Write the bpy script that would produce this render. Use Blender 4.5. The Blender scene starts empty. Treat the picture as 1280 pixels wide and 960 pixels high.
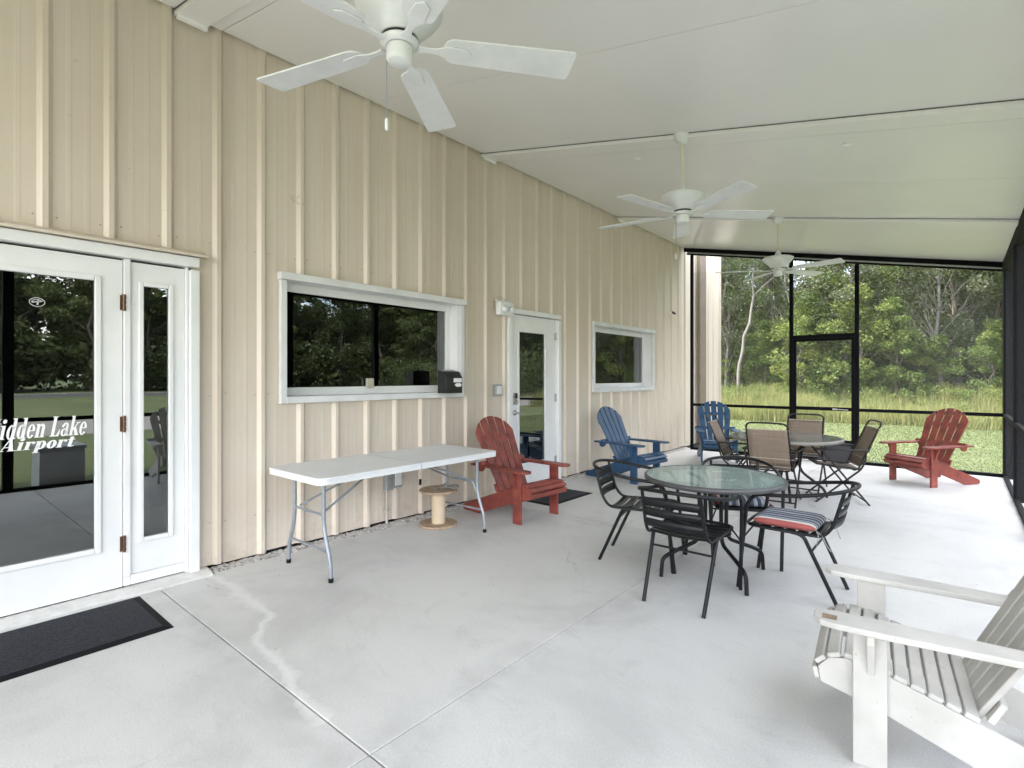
import bpy, bmesh, math, random
from mathutils import Vector, Matrix
random.seed(7)
R = math.radians
scene = bpy.context.scene
COL = scene.collection

# ------------------------------------------------------------------ materials
def nodes_of(name):
    m = bpy.data.materials.new(name); m.use_nodes = True
    nt = m.node_tree; nt.nodes.clear()
    out = nt.nodes.new('ShaderNodeOutputMaterial')
    return m, nt, out
def N(nt, typ, **kw):
    n = nt.nodes.new(typ)
    for k, v in kw.items():
        if k in n.inputs.keys(): n.inputs[k].default_value = v
        else: setattr(n, k, v)
    return n
def L(nt, a, b): nt.links.new(a, b)
def ramp(nt, fac, stops):
    r = nt.nodes.new('ShaderNodeValToRGB'); L(nt, fac, r.inputs['Fac'])
    e = r.color_ramp.elements
    while len(e) < len(stops): e.new(0.5)
    for i, (p, c) in enumerate(stops):
        e[i].position = p; e[i].color = (c[0], c[1], c[2], 1)
    return r.outputs['Color']
def mix(nt, fac, a, b, blend='MIX'):
    m = nt.nodes.new('ShaderNodeMix'); m.data_type = 'RGBA'; m.blend_type = blend
    for sock, v in ((m.inputs['Factor'], fac), (m.inputs['A'], a), (m.inputs['B'], b)):
        if isinstance(v, (int, float)): sock.default_value = v
        elif isinstance(v, tuple): sock.default_value = (v[0], v[1], v[2], 1)
        else: L(nt, v, sock)
    return m.outputs['Result']
def mathn(nt, op, a, b=None, clamp=False):
    m = nt.nodes.new('ShaderNodeMath'); m.operation = op; m.use_clamp = clamp
    for i, v in enumerate((a, b)):
        if v is None: continue
        if isinstance(v, (int, float)): m.inputs[i].default_value = v
        else: L(nt, v, m.inputs[i])
    return m.outputs[0]
def coords(nt, scale=(1, 1, 1), obj=True):
    tc = nt.nodes.new('ShaderNodeTexCoord'); mp = nt.nodes.new('ShaderNodeMapping')
    mp.inputs['Scale'].default_value = scale
    L(nt, tc.outputs['Object'], mp.inputs['Vector']); return mp.outputs['Vector']
def geo_pos(nt, scale=(1, 1, 1)):
    g = nt.nodes.new('ShaderNodeNewGeometry'); mp = nt.nodes.new('ShaderNodeMapping')
    mp.inputs['Scale'].default_value = scale
    L(nt, g.outputs['Position'], mp.inputs['Vector']); return mp.outputs['Vector']
def noise(nt, vec, scale, detail=4, rough=0.55, dist=0):
    n = N(nt, 'ShaderNodeTexNoise', Scale=scale, Detail=detail, Roughness=rough, Distortion=dist)
    L(nt, vec, n.inputs['Vector']); return n.outputs['Fac']
def bump(nt, h, strength=0.2, dist=0.01):
    b = N(nt, 'ShaderNodeBump', Strength=strength, Distance=dist)
    L(nt, h, b.inputs['Height']); return b.outputs['Normal']
def mat(name, c1, c2=None, scale=8, rough=0.5, bmp=0.1, bscale=60, bdist=0.003, stretch=(1, 1, 1), metal=0, spec=0.5, speck=None, world=False):
    """painted / plain surface with gentle mottling, optional specks and fine bump"""
    m, nt, out = nodes_of(name)
    p = N(nt, 'ShaderNodeBsdfPrincipled', Roughness=rough, Metallic=metal)
    p.inputs['Specular IOR Level'].default_value = spec
    c2 = c2 or tuple(v * 0.86 for v in c1)
    v = geo_pos(nt, stretch) if world else coords(nt, stretch)
    n = noise(nt, v, scale, 5)
    col = ramp(nt, n, [(0.3, c2), (0.7, c1)])
    if speck:
        s = noise(nt, v, speck[0], 2)
        f = ramp(nt, s, [(speck[1], (0, 0, 0)), (speck[1] + 0.03, (1, 1, 1))])
        col = mix(nt, f, col, speck[2])
    L(nt, col, p.inputs['Base Color'])
    if bmp:
        L(nt, bump(nt, noise(nt, v, bscale, 3), bmp, bdist), p.inputs['Normal'])
    rr = N(nt, 'ShaderNodeMapRange'); rr.inputs['To Min'].default_value = max(0.02, rough - 0.07); rr.inputs['To Max'].default_value = min(1, rough + 0.07)
    L(nt, n, rr.inputs['Value']); L(nt, rr.outputs[0], p.inputs['Roughness'])
    L(nt, p.outputs[0], out.inputs[0]); return m

M = {}
M['white_paint'] = mat('white_paint', (0.80, 0.80, 0.80), (0.72, 0.725, 0.73), 3, 0.38, 0.05)
M['white_trim'] = mat('white_trim', (0.74, 0.745, 0.75), (0.62, 0.62, 0.62), 5, 0.42, 0.08, speck=(70, 0.74, (0.35, 0.34, 0.32)))
M['white_wood'] = mat('white_weathered_wood', (0.54, 0.53, 0.505), (0.41, 0.40, 0.375), 5, 0.55, 0.35, 26, 0.004, stretch=(1, 1, 1), speck=(34, 0.70, (0.40, 0.35, 0.28)))
M['fan_white'] = mat('fan_white', (0.76, 0.77, 0.78), (0.66, 0.67, 0.68), 7, 0.35, 0.03, speck=(60, 0.72, (0.4, 0.36, 0.3)))
M['fan_cream'] = mat('fan_cream', (0.72, 0.66, 0.52), None, 7, 0.45, 0.0)
M['plastic_white'] = mat('table_plastic', (0.72, 0.735, 0.75), (0.66, 0.67, 0.68), 3, 0.42, 0.25, 220, 0.001)
M['red'] = mat('red_paint', (0.27, 0.060, 0.042), (0.13, 0.028, 0.023), 9, 0.48, 0.4, 30, 0.003, speck=(26, 0.69, (0.30, 0.10, 0.08)))
M['blue'] = mat('blue_paint', (0.022, 0.076, 0.165), (0.013, 0.046, 0.105), 9, 0.44, 0.4, 30, 0.003, speck=(26, 0.70, (0.07, 0.14, 0.22)))
M['black_metal'] = mat('black_powder_coat', (0.007, 0.0075, 0.010), (0.005, 0.0055, 0.007), 20, 0.38, 0.06, 200, 0.001, spec=0.28)
M['frame_black'] = mat('screen_frame_black', (0.005, 0.005, 0.007), (0.003, 0.003, 0.005), 6, 0.7, 0, spec=0.12)
M['dark_plastic'] = mat('dark_plastic', (0.007, 0.009, 0.010), None, 20, 0.3, 0.05)
M['grey_tube'] = mat('grey_tube', (0.30, 0.33, 0.37), (0.24, 0.26, 0.29), 12, 0.35, 0.03, metal=0.3)
M['rubber'] = mat('rubber', (0.007, 0.007, 0.009), None, 30, 0.75, 0.2, spec=0.2)
M['table_rim'] = mat('table_rim', (0.075, 0.075, 0.08), None, 12, 0.35, 0.1, 200, 0.001)
M['brown_metal'] = mat('brown_metal', (0.020, 0.017, 0.016), None, 12, 0.42, 0.05, spec=0.3)
M['taupe_rim'] = mat('taupe_rim', (0.22, 0.20, 0.185), None, 12, 0.4, 0.05)
M['galv'] = mat('galvanised', (0.42, 0.44, 0.45), (0.33, 0.34, 0.35), 14, 0.4, 0.05, metal=0.5)
M['brass'] = mat('worn_brass', (0.20, 0.10, 0.06), (0.07, 0.045, 0.035), 110, 0.4, 0.2, metal=0.7)
M['nickel'] = mat('satin_nickel', (0.5, 0.5, 0.5), None, 20, 0.28, 0.0, metal=0.9)
M['conduit'] = mat('conduit_paint', (0.50, 0.47, 0.42), None, 14, 0.5, 0.05)
M['spool_wood'] = mat('spool_wood', (0.46, 0.34, 0.23), (0.27, 0.19, 0.13), 9, 0.75, 0.5, 40, 0.004, stretch=(1, 4, 1))
M['spool_drum'] = mat('spool_drum', (0.66, 0.55, 0.40), (0.54, 0.43, 0.30), 4, 0.7, 0.3, 50, 0.003)
M['rope'] = mat('cable', (0.26, 0.26, 0.25), None, 30, 0.7, 0.3)
M['dirt_plate'] = mat('worn_bare_wood', (0.30, 0.22, 0.14), (0.16, 0.12, 0.08), 30, 0.8, 0.3)
M['mortar'] = mat('rough_mortar', (0.52, 0.50, 0.47), (0.30, 0.28, 0.26), 22, 0.9, 0.9, 60, 0.01, speck=(60, 0.60, (0.10, 0.09, 0.08)), world=True)
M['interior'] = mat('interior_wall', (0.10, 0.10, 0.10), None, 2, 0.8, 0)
M['bark'] = mat('bark', (0.17, 0.145, 0.12), (0.07, 0.06, 0.05), 6, 0.9, 0.8, 18, 0.03, stretch=(1, 1, 0.25))
M['bark_pale'] = mat('pale_bark', (0.17, 0.16, 0.145), (0.08, 0.075, 0.07), 5, 0.85, 0.6, 18, 0.02, stretch=(1, 1, 0.3))
M['asphalt'] = mat('asphalt', (0.06, 0.06, 0.062), (0.045, 0.045, 0.047), 3, 0.85, 0.3, world=True)
M['gravel'] = mat('pale_gravel', (0.22, 0.21, 0.20), (0.15, 0.145, 0.14), 3, 0.9, 0.4, world=True)
M['roof_metal'] = mat('roof_metal', (0.5, 0.5, 0.5), None, 3, 0.4, 0)
M['grey_box'] = mat('grey_enamel', (0.5, 0.51, 0.53), (0.42, 0.43, 0.45), 4, 0.5, 0.05)
M['vinyl'] = mat('vinyl_white', (0.82, 0.82, 0.82), (0.8, 0.8, 0.8), 4, 0.4, 0)
M['beige_plastic'] = mat('beige_plastic', (0.5, 0.48, 0.38), None, 20, 0.4, 0)
M['downspout'] = mat('downspout_brown', (0.22, 0.17, 0.13), (0.16, 0.125, 0.10), 5, 0.5, 0.1)

def siding_mat():
    m, nt, out = nodes_of('beige_metal_siding')
    p = N(nt, 'ShaderNodeBsdfPrincipled', Roughness=0.42)
    v = geo_pos(nt, (1, 1, 1)); vs = geo_pos(nt, (1, 4, 0.3))
    a = ramp(nt, noise(nt, vs, 1.6, 6, 0.6), [(0.25, (0.608, 0.530, 0.446)), (0.75, (0.652, 0.576, 0.490))])
    b = noise(nt, v, 1.1, 5, 0.6)
    a = mix(nt, mathn(nt, 'MULTIPLY', ramp(nt, b, [(0.45, (0, 0, 0)), (0.8, (1, 1, 1))]), 0.35), a, (0.52, 0.43, 0.335))
    sy = nt.nodes.new('ShaderNodeSeparateXYZ'); L(nt, geo_pos(nt), sy.inputs[0])
    pn = mathn(nt, 'FLOOR', mathn(nt, 'DIVIDE', mathn(nt, 'ADD', sy.outputs['Y'], 0.26), 0.9786))
    wn = N(nt, 'ShaderNodeTexWhiteNoise', noise_dimensions='1D'); L(nt, pn, wn.inputs['W'])
    a = mix(nt, 1.0, a, ramp(nt, wn.outputs['Value'], [(0, (0.93, 0.925, 0.91)), (1, (1.04, 1.04, 1.04))]), 'MULTIPLY')
    # thin scratches / cobweb smudges and dirt dots
    sc = N(nt, 'ShaderNodeTexNoise', Scale=3.5, Detail=8, Roughness=0.75, Distortion=1.5); L(nt, v, sc.inputs['Vector'])
    f = ramp(nt, sc.outputs['Fac'], [(0.66, (0, 0, 0)), (0.70, (1, 1, 1))])
    a = mix(nt, mathn(nt, 'MULTIPLY', f, 0.35), a, (0.26, 0.21, 0.15))
    d = ramp(nt, noise(nt, v, 26, 2), [(0.755, (0, 0, 0)), (0.785, (1, 1, 1))])
    a = mix(nt, mathn(nt, 'MULTIPLY', d, 0.5), a, (0.20, 0.16, 0.12))
    # splash dirt near the slab (a stain with its own shape)
    sx = nt.nodes.new('ShaderNodeSeparateXYZ'); L(nt, geo_pos(nt), sx.inputs[0])
    h = mathn(nt, 'SUBTRACT', 0.42, sx.outputs['Z']); h = mathn(nt, 'MULTIPLY', h, 1.9, True)
    h = mathn(nt, 'MULTIPLY', h, ramp(nt, noise(nt, v, 7, 6, 0.7), [(0.5, (0, 0, 0)), (0.72, (1, 1, 1))]))
    a = mix(nt, mathn(nt, 'MULTIPLY', h, 0.6), a, (0.28, 0.22, 0.17))
    L(nt, a, p.inputs['Base Color'])
    L(nt, bump(nt, noise(nt, geo_pos(nt, (1, 1, 0.45)), 3.2, 3), 0.45, 0.02), p.inputs['Normal'])
    L(nt, p.outputs[0], out.inputs[0]); return m
M['siding'] = siding_mat()

def concrete_mat():
    m, nt, out = nodes_of('brushed_concrete')
    p = N(nt, 'ShaderNodeBsdfPrincipled', Roughness=0.62)
    v = geo_pos(nt)
    a = ramp(nt, noise(nt, v, 0.9, 8, 0.62, 0.4), [(0.30, (0.47, 0.465, 0.455)), (0.50, (0.585, 0.58, 0.568)), (0.75, (0.64, 0.635, 0.622))])
    c = ramp(nt, noise(nt, v, 3.2, 8, 0.7, 0.8), [(0.56, (0, 0, 0)), (0.78, (1, 1, 1))])
    a = mix(nt, mathn(nt, 'MULTIPLY', c, 0.40), a, (0.36, 0.355, 0.345))
    g = ramp(nt, noise(nt, v, 120, 4, .7), [(0.3, (0.84, 0.84, 0.84)), (0.7, (1.06, 1.06, 1.06))])
    a = mix(nt, 1.0, a, g, 'MULTIPLY')
    d = ramp(nt, noise(nt, v, 17, 2), [(0.77, (0, 0, 0)), (0.80, (1, 1, 1))])
    a = mix(nt, mathn(nt, 'MULTIPLY', d, 0.35), a, (0.25, 0.24, 0.23))
    sj = nt.nodes.new('ShaderNodeSeparateXYZ'); L(nt, v, sj.inputs[0])
    for sock, pos in ((sj.outputs['X'], 2.56), (sj.outputs['Y'], 1.13), (sj.outputs['Y'], 4.50), (sj.outputs['Y'], 7.6)):
        q = mathn(nt, 'SUBTRACT', 1.0, mathn(nt, 'MULTIPLY', mathn(nt, 'ABSOLUTE', mathn(nt, 'SUBTRACT', sock, pos)), 5.5), True)
        q = mathn(nt, 'MULTIPLY', q, ramp(nt, noise(nt, v, 2.4, 6, .65), [(0.42, (0, 0, 0)), (0.72, (1, 1, 1))]))
        a = mix(nt, mathn(nt, 'MULTIPLY', q, 0.80), a, (0.36, 0.355, 0.345))
    vo = N(nt, 'ShaderNodeTexVoronoi', feature='DISTANCE_TO_EDGE', Scale=0.42)
    dn = N(nt, 'ShaderNodeTexNoise', Scale=2.5, Detail=7, Roughness=0.6); L(nt, v, dn.inputs['Vector'])
    of = nt.nodes.new('ShaderNodeVectorMath'); of.operation = 'MULTIPLY_ADD'; L(nt, dn.outputs['Color'], of.inputs[0]); of.inputs[1].default_value = (0.5, 0.5, 0); L(nt, v, of.inputs[2])
    L(nt, of.outputs[0], vo.inputs['Vector'])
    ck = ramp(nt, vo.outputs['Distance'], [(0.0, (1, 1, 1)), (0.0035, (0, 0, 0))])
    ck = mathn(nt, 'MULTIPLY', ck, ramp(nt, noise(nt, v, 0.7, 3), [(0.50, (0, 0, 0)), (0.62, (1, 1, 1))]))
    a = mix(nt, mathn(nt, 'MULTIPLY', ck, 0.55), a, (0.26, 0.255, 0.25))
    sw = N(nt, 'ShaderNodeTexNoise', Scale=1.0, Detail=9, Roughness=0.8, Distortion=2.2); L(nt, geo_pos(nt, (1.0, 3.2, 1)), sw.inputs['Vector'])
    a = mix(nt, mathn(nt, 'MULTIPLY', ramp(nt, sw.outputs['Fac'], [(0.55, (0, 0, 0)), (0.72, (1, 1, 1))]), 0.42), a, (0.38, 0.375, 0.365))
    # pale mineral streak left by water that ran from the wall out to the joint
    path = [(0.10, 1.43), (0.487, 1.53), (0.826, 1.505), (1.084, 1.485), (1.234, 1.39), (1.33, 1.31), (1.54, 1.30), (1.748, 1.275), (1.979, 1.225), (2.2, 1.19)]
    sep = nt.nodes.new('ShaderNodeSeparateXYZ')
    ds = N(nt, 'ShaderNodeTexNoise', Scale=4.0, Detail=6, Roughness=0.65); L(nt, v, ds.inputs['Vector'])
    off = nt.nodes.new('ShaderNodeVectorMath'); off.operation = 'MULTIPLY_ADD'
    L(nt, ds.outputs['Color'], off.inputs[0]); off.inputs[1].default_value = (0.20, 0.20, 0); L(nt, v, off.inputs[2])
    L(nt, off.outputs[0], sep.inputs[0])
    xx = mathn(nt, 'MULTIPLY', mathn(nt, 'SUBTRACT', sep.outputs['X'], 0.08), 1 / 2.4, True)
    fc = nt.nodes.new('ShaderNodeFloatCurve'); L(nt, xx, fc.inputs['Value'])
    cv = fc.mapping.curves[0]
    pts = [(x / 2.4, (y - 1.0) / 0.8) for x, y in path]
    cv.points[0].location = (0, pts[0][1]); cv.points[1].location = (1, (1.15 - 1.0) / 0.8)
    for q in pts[1:]: cv.points.new(q[0], q[1])
    fc.mapping.update()
    yy = mathn(nt, 'ADD', mathn(nt, 'MULTIPLY', fc.outputs[0], 0.8), 1.08)
    dist = mathn(nt, 'ABSOLUTE', mathn(nt, 'SUBTRACT', sep.outputs['Y'], yy))
    wn = noise(nt, v, 2.2, 3)
    wid = mathn(nt, 'MULTIPLY', mathn(nt, 'POWER', wn, 1.6), 0.14)
    s = mathn(nt, 'SUBTRACT', 1.0, mathn(nt, 'DIVIDE', dist, wid), True)
    s = mathn(nt, 'POWER', s, 0.7)
    inx = mathn(nt, 'MULTIPLY', mathn(nt, 'LESS_THAN', xx, 0.93), mathn(nt, 'GREATER_THAN', xx, 0.0))
    s = mathn(nt, 'MULTIPLY', s, inx)
    a = mix(nt, mathn(nt, 'MULTIPLY', s, 0.62), a, (0.72, 0.715, 0.70))
    L(nt, a, p.inputs['Base Color'])
    L(nt, bump(nt, noise(nt, v, 180, 3), 0.25, 0.002), p.inputs['Normal'])
    L(nt, p.outputs[0], out.inputs[0]); return m
M['concrete'] = concrete_mat()
M['joint'] = mat('joint_filler', (0.14, 0.14, 0.14), (0.10, 0.10, 0.10), 9, 0.9, 0.2, world=True)

def ceiling_mat():
    m, nt, out = nodes_of('white_roof_panel')
    p = N(nt, 'ShaderNodeBsdfPrincipled', Roughness=0.24)
    v = geo_pos(nt)
    L(nt, ramp(nt, noise(nt, v, 0.8, 5), [(0.3, (0.78, 0.765, 0.76)), (0.7, (0.83, 0.815, 0.81))]), p.inputs['Base Color'])
    L(nt, bump(nt, noise(nt, geo_pos(nt, (0.25, 1, 1)), 1.6, 3), 0.25, 0.012), p.inputs['Normal'])
    L(nt, p.outputs[0], out.inputs[0]); return m
M['ceiling'] = ceiling_mat()

def glass_mat(name, ior=2.4, tint=(0.30, 0.33, 0.32)):
    m, nt, out = nodes_of(name)
    t = N(nt, 'ShaderNodeBsdfTransparent'); t.inputs['Color'].default_value = (*tint, 1)
    g = N(nt, 'ShaderNodeBsdfGlossy', Roughness=0.0); g.inputs['Color'].default_value = (0.92, 0.96, 0.96, 1)
    f = N(nt, 'ShaderNodeFresnel', IOR=ior)
    v = geo_pos(nt)
    b = bump(nt, noise(nt, v, 1.3, 1), 0.05, 0.02)
    L(nt, b, g.inputs['Normal'])
    x = N(nt, 'ShaderNodeMixShader'); L(nt, f.outputs[0], x.inputs[0]); L(nt, t.outputs[0], x.inputs[1]); L(nt, g.outputs[0], x.inputs[2])
    L(nt, x.outputs[0], out.inputs[0]); return m
M['glass'] = glass_mat('dark_window_glass')
def table_glass():
    m, nt, out = nodes_of('frosted_table_glass')
    p = N(nt, 'ShaderNodeBsdfPrincipled', Roughness=0.035, IOR=1.6)
    p.inputs['Base Color'].default_value = (0.46, 0.56, 0.55, 1)
    v = coords(nt); h = noise(nt, v, 90, 3)
    L(nt, bump(nt, h, 0.06, 0.001), p.inputs['Normal'])
    t = N(nt, 'ShaderNodeBsdfTransparent'); t.inputs['Color'].default_value = (0.8, 0.9, 0.88, 1)
    x = N(nt, 'ShaderNodeMixShader'); x.inputs[0].default_value = 0.54
    L(nt, t.outputs[0], x.inputs[1]); L(nt, p.outputs[0], x.inputs[2]); L(nt, x.outputs[0], out.inputs[0]); return m
M['table_glass'] = table_glass()
def screen_mat():
    m, nt, out = nodes_of('insect_screen')
    t = N(nt, 'ShaderNodeBsdfTransparent')
    d = N(nt, 'ShaderNodeBsdfDiffuse'); d.inputs['Color'].default_value = (0.20, 0.205, 0.21, 1)
    x = N(nt, 'ShaderNodeMixShader'); x.inputs[0].default_value = 0.17
    L(nt, t.outputs[0], x.inputs[1]); L(nt, d.outputs[0], x.inputs[2]); L(nt, x.outputs[0], out.inputs[0]); return m
M['screen'] = screen_mat()
def sling_mat():
    m, nt, out = nodes_of('tan_sling_fabric')
    p = N(nt, 'ShaderNodeBsdfPrincipled', Roughness=0.8)
    v = coords(nt)
    w = noise(nt, coords(nt, (1, 60, 60)), 3, 2); w2 = noise(nt, coords(nt, (60, 1, 1)), 3, 2)
    h = mathn(nt, 'ADD', w, w2)
    L(nt, ramp(nt, mathn(nt, 'MULTIPLY', h, 0.5), [(0.35, (0.17, 0.125, 0.095)), (0.65, (0.27, 0.215, 0.17))]), p.inputs['Base Color'])
    L(nt, p.outputs[0], out.inputs[0]); return m
M['sling'] = sling_mat()
def cushion_mat():
    m, nt, out = nodes_of('striped_cushion')
    p = N(nt, 'ShaderNodeBsdfPrincipled', Roughness=0.85)
    tc = nt.nodes.new('ShaderNodeTexCoord'); s = nt.nodes.new('ShaderNodeSeparateXYZ'); L(nt, tc.outputs['Object'], s.inputs[0])
    x = mathn(nt, 'ADD', mathn(nt, 'MULTIPLY', s.outputs['X'], 2.40), 0.5)
    r = nt.nodes.new('ShaderNodeValToRGB'); r.color_ramp.interpolation = 'CONSTANT'; L(nt, x, r.inputs['Fac'])
    red, wh, nv, gy, lb = (0.33, 0.085, 0.08), (0.62, 0.60, 0.56), (0.055, 0.07, 0.115), (0.22, 0.23, 0.26), (0.34, 0.37, 0.42)
    st = [(0, red), (0.075, wh), (0.115, gy), (0.16, lb), (0.20, nv), (0.27, wh), (0.285, lb), (0.33, nv), (0.41, gy), (0.44, wh), (0.46, nv), (0.54, lb), (0.57, wh), (0.59, gy), (0.63, nv), (0.70, lb), (0.73, wh), (0.75, nv), (0.82, gy), (0.88, wh), (0.925, red)]
    e = r.color_ramp.elements
    while len(e) < len(st): e.new(0.5)
    for i, (q, c) in enumerate(st): e[i].position = q; e[i].color = (*c, 1)
    L(nt, r.outputs['Color'], p.inputs['Base Color'])
    L(nt, bump(nt, noise(nt, tc.outputs['Object'], 120, 2), 0.3, 0.002), p.inputs['Normal'])
    L(nt, p.outputs[0], out.inputs[0]); return m
M['cushion'] = cushion_mat()
def mat_rubber():
    m, nt, out = nodes_of('ribbed_rubber_mat')
    p = N(nt, 'ShaderNodeBsdfPrincipled', Roughness=0.7); p.inputs['Specular IOR Level'].default_value = 0.25
    v = coords(nt)
    vo = N(nt, 'ShaderNodeTexVoronoi', Scale=60.0); L(nt, coords(nt, (1, 1.6, 1)), vo.inputs['Vector'])
    L(nt, ramp(nt, vo.outputs['Distance'], [(0.2, (0.006, 0.0065, 0.010)), (0.6, (0.024, 0.026, 0.034))]), p.inputs['Base Color'])
    L(nt, bump(nt, vo.outputs['Distance'], 0.6, 0.003), p.inputs['Normal'])
    L(nt, p.outputs[0], out.inputs[0]); return m
M['mat'] = mat_rubber()
def foliage(name, c1, c2, trans=0.35):
    m, nt, out = nodes_of(name)
    oi = nt.nodes.new('ShaderNodeObjectInfo')
    v = geo_pos(nt)
    f = mathn(nt, 'ADD', mathn(nt, 'MULTIPLY', noise(nt, v, 0.55, 4, 0.7), 0.9), mathn(nt, 'MULTIPLY', mathn(nt, 'SUBTRACT', oi.outputs['Random'], 0.5), 0.6))
    f2 = mathn(nt, 'ADD', f, mathn(nt, 'MULTIPLY', mathn(nt, 'SUBTRACT', noise(nt, v, 9, 1), 0.5), 0.5))
    col = ramp(nt, f2, [(0.25, c1), (0.75, c2)])
    col = mix(nt, mathn(nt, 'MULTIPLY', ramp(nt, noise(nt, v, 0.9, 3), [(0.55, (0, 0, 0)), (0.75, (1, 1, 1))]), 0.55), col, tuple(q * k for q, k in zip(c2, (1.35, 1.05, .9))))
    d = N(nt, 'ShaderNodeBsdfPrincipled', Roughness=0.55); L(nt, col, d.inputs['Base Color'])
    d.inputs['Specular IOR Level'].default_value = 0.3
    t = N(nt, 'ShaderNodeBsdfTranslucent'); L(nt, mix(nt, 0.35, col, (0.12, 0.16, 0.03)), t.inputs['Color'])
    x = N(nt, 'ShaderNodeMixShader'); x.inputs[0].default_value = trans
    L(nt, d.outputs[0], x.inputs[1]); L(nt, t.outputs[0], x.inputs[2]); L(nt, x.outputs[0], out.inputs[0]); return m
M['leaf'] = foliage('oak_leaves', (0.032, 0.048, 0.018), (0.095, 0.122, 0.044))
M['leaf_pine'] = foliage('greyish_leaves', (0.045, 0.056, 0.034), (0.095, 0.108, 0.062))
M['leaf_bright'] = foliage('bright_leaves', (0.065, 0.10, 0.024), (0.155, 0.195, 0.050), 0.4)
M['tall_grass'] = foliage('tall_grass', (0.11, 0.145, 0.040), (0.27, 0.27, 0.11), 0.4)
M['lawn_blades'] = foliage('lawn_blades', (0.062, 0.086, 0.025), (0.102, 0.122, 0.042), 0.35)
def lawn_mat():
    m, nt, out = nodes_of('lawn_ground')
    p = N(nt, 'ShaderNodeBsdfPrincipled', Roughness=0.9)
    v = geo_pos(nt)
    a = ramp(nt, noise(nt, v, 0.35, 8, 0.65), [(0.3, (0.048, 0.068, 0.020)), (0.55, (0.076, 0.098, 0.033)), (0.75, (0.11, 0.118, 0.048))])
    b = ramp(nt, noise(nt, geo_pos(nt, (1, 1, 1)), 9, 5, 0.7), [(0.3, (0.65, 0.65, 0.65)), (0.7, (1.25, 1.25, 1.2))])
    a = mix(nt, 1.0, a, b, 'MULTIPLY')
    L(nt, a, p.inputs['Base Color']); L(nt, bump(nt, noise(nt, v, 14, 5, 0.7), 0.8, 0.05), p.inputs['Normal'])
    L(nt, p.outputs[0], out.inputs[0]); return m
M['lawn'] = lawn_mat()

# ------------------------------------------------------------------ mesh helpers
class MB:
    def __init__(s): s.v = []; s.f = []; s.sm = []
    def add(s, vs, fs, smooth=False, mx=None):
        o = len(s.v)
        for p in vs:
            p = Vector(p)
            if mx: p = mx @ p
            s.v.append(p[:])
        for f in fs: s.f.append([i + o for i in f]); s.sm.append(smooth)
    def box(s, x0, x1, y0, y1, z0, z1, mx=None):
        vs = [(x, y, z) for x in (x0, x1) for y in (y0, y1) for z in (z0, z1)]
        s.add(vs, [(0, 1, 3, 2), (4, 6, 7, 5), (0, 4, 5, 1), (2, 3, 7, 6), (0, 2, 6, 4), (1, 5, 7, 3)], mx=mx)
    def prism(s, poly, a, b, axis='z', mx=None, smooth=False):
        """extrude a 2D polygon along an axis from a to b"""
        def P(u, v, w):
            return {'z': (u, v, w), 'x': (w, u, v), 'y': (u, w, v)}[axis]
        n = len(poly)
        vs = [P(u, v, a) for u, v in poly] + [P(u, v, b) for u, v in poly]
        fs = [list(range(n))[::-1], list(range(n, 2 * n))] + [(i, (i + 1) % n, (i + 1) % n + n, i + n) for i in range(n)]
        s.add(vs, fs, smooth, mx)
    def tube(s, pts, r, seg=10, closed=False, mx=None, flat=None):
        pts = [Vector(p) for p in pts]; n = len(pts)
        rings = []
        up = None
        for i, p in enumerate(pts):
            if closed: t = (pts[(i + 1) % n] - pts[i - 1])
            else: t = (pts[min(i + 1, n - 1)] - pts[max(i - 1, 0)])
            t.normalize()
            if up is None:
                a = Vector((0, 0, 1)) if abs(t.z) < 0.9 else Vector((1, 0, 0))
                u = t.cross(a).normalized()
            else:
                u = (up - t * up.dot(t)).normalized()
            up = u; w = t.cross(u)
            rr = r[i] if isinstance(r, (list, tuple)) else r
            fl = flat or 1
            rings.append([p + u * (math.cos(2 * math.pi * k / seg) * rr) + w * (math.sin(2 * math.pi * k / seg) * rr * fl) for k in range(seg)])
        vs = [q for rg in rings for q in rg]; fs = []
        m = n if closed else n - 1
        for i in range(m):
            j = (i + 1) % n
            for k in range(seg):
                fs.append((i * seg + k, i * seg + (k + 1) % seg, j * seg + (k + 1) % seg, j * seg + k))
        s.add(vs, fs, True, mx)
        if not closed:
            s.add(rings[0], [list(range(seg))[::-1]], False, mx); s.add(rings[-1], [list(range(seg))], False, mx)
    def lathe(s, prof, seg=40, c=(0, 0, 0), mx=None, caps=True, smooth=True):
        vs = []; fs = []
        for r, z in prof:
            for k in range(seg):
                a = 2 * math.pi * k / seg
                vs.append((c[0] + r * math.cos(a), c[1] + r * math.sin(a), c[2] + z))
        for i in range(len(prof) - 1):
            for k in range(seg):
                fs.append((i * seg + k, i * seg + (k + 1) % seg, (i + 1) * seg + (k + 1) % seg, (i + 1) * seg + k))
        s.add(vs, fs, smooth, mx)
        if caps:
            n = len(prof)
            s.add(vs[:seg], [list(range(seg))[::-1]], False, mx); s.add(vs[(n - 1) * seg:], [list(range(seg))], False, mx)
    def build(s, name, m, parent=None, bevel=0, loc=None, rot=None, seg=2):
        me = bpy.data.meshes.new(name); me.from_pydata(s.v, [], s.f); me.update()
        me.polygons.foreach_set('use_smooth', s.sm)
        me.materials.append(M[m] if isinstance(m, str) else m)
        o = bpy.data.objects.new(name, me); COL.objects.link(o)
        if loc: o.location = loc
        if rot: o.rotation_euler = rot
        if parent: o.parent = parent
        if bevel:
            b = o.modifiers.new('bevel', 'BEVEL'); b.width = bevel; b.segments = seg; b.limit_method = 'ANGLE'; b.angle_limit = R(40)
            b.harden_normals = False
        return o

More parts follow.
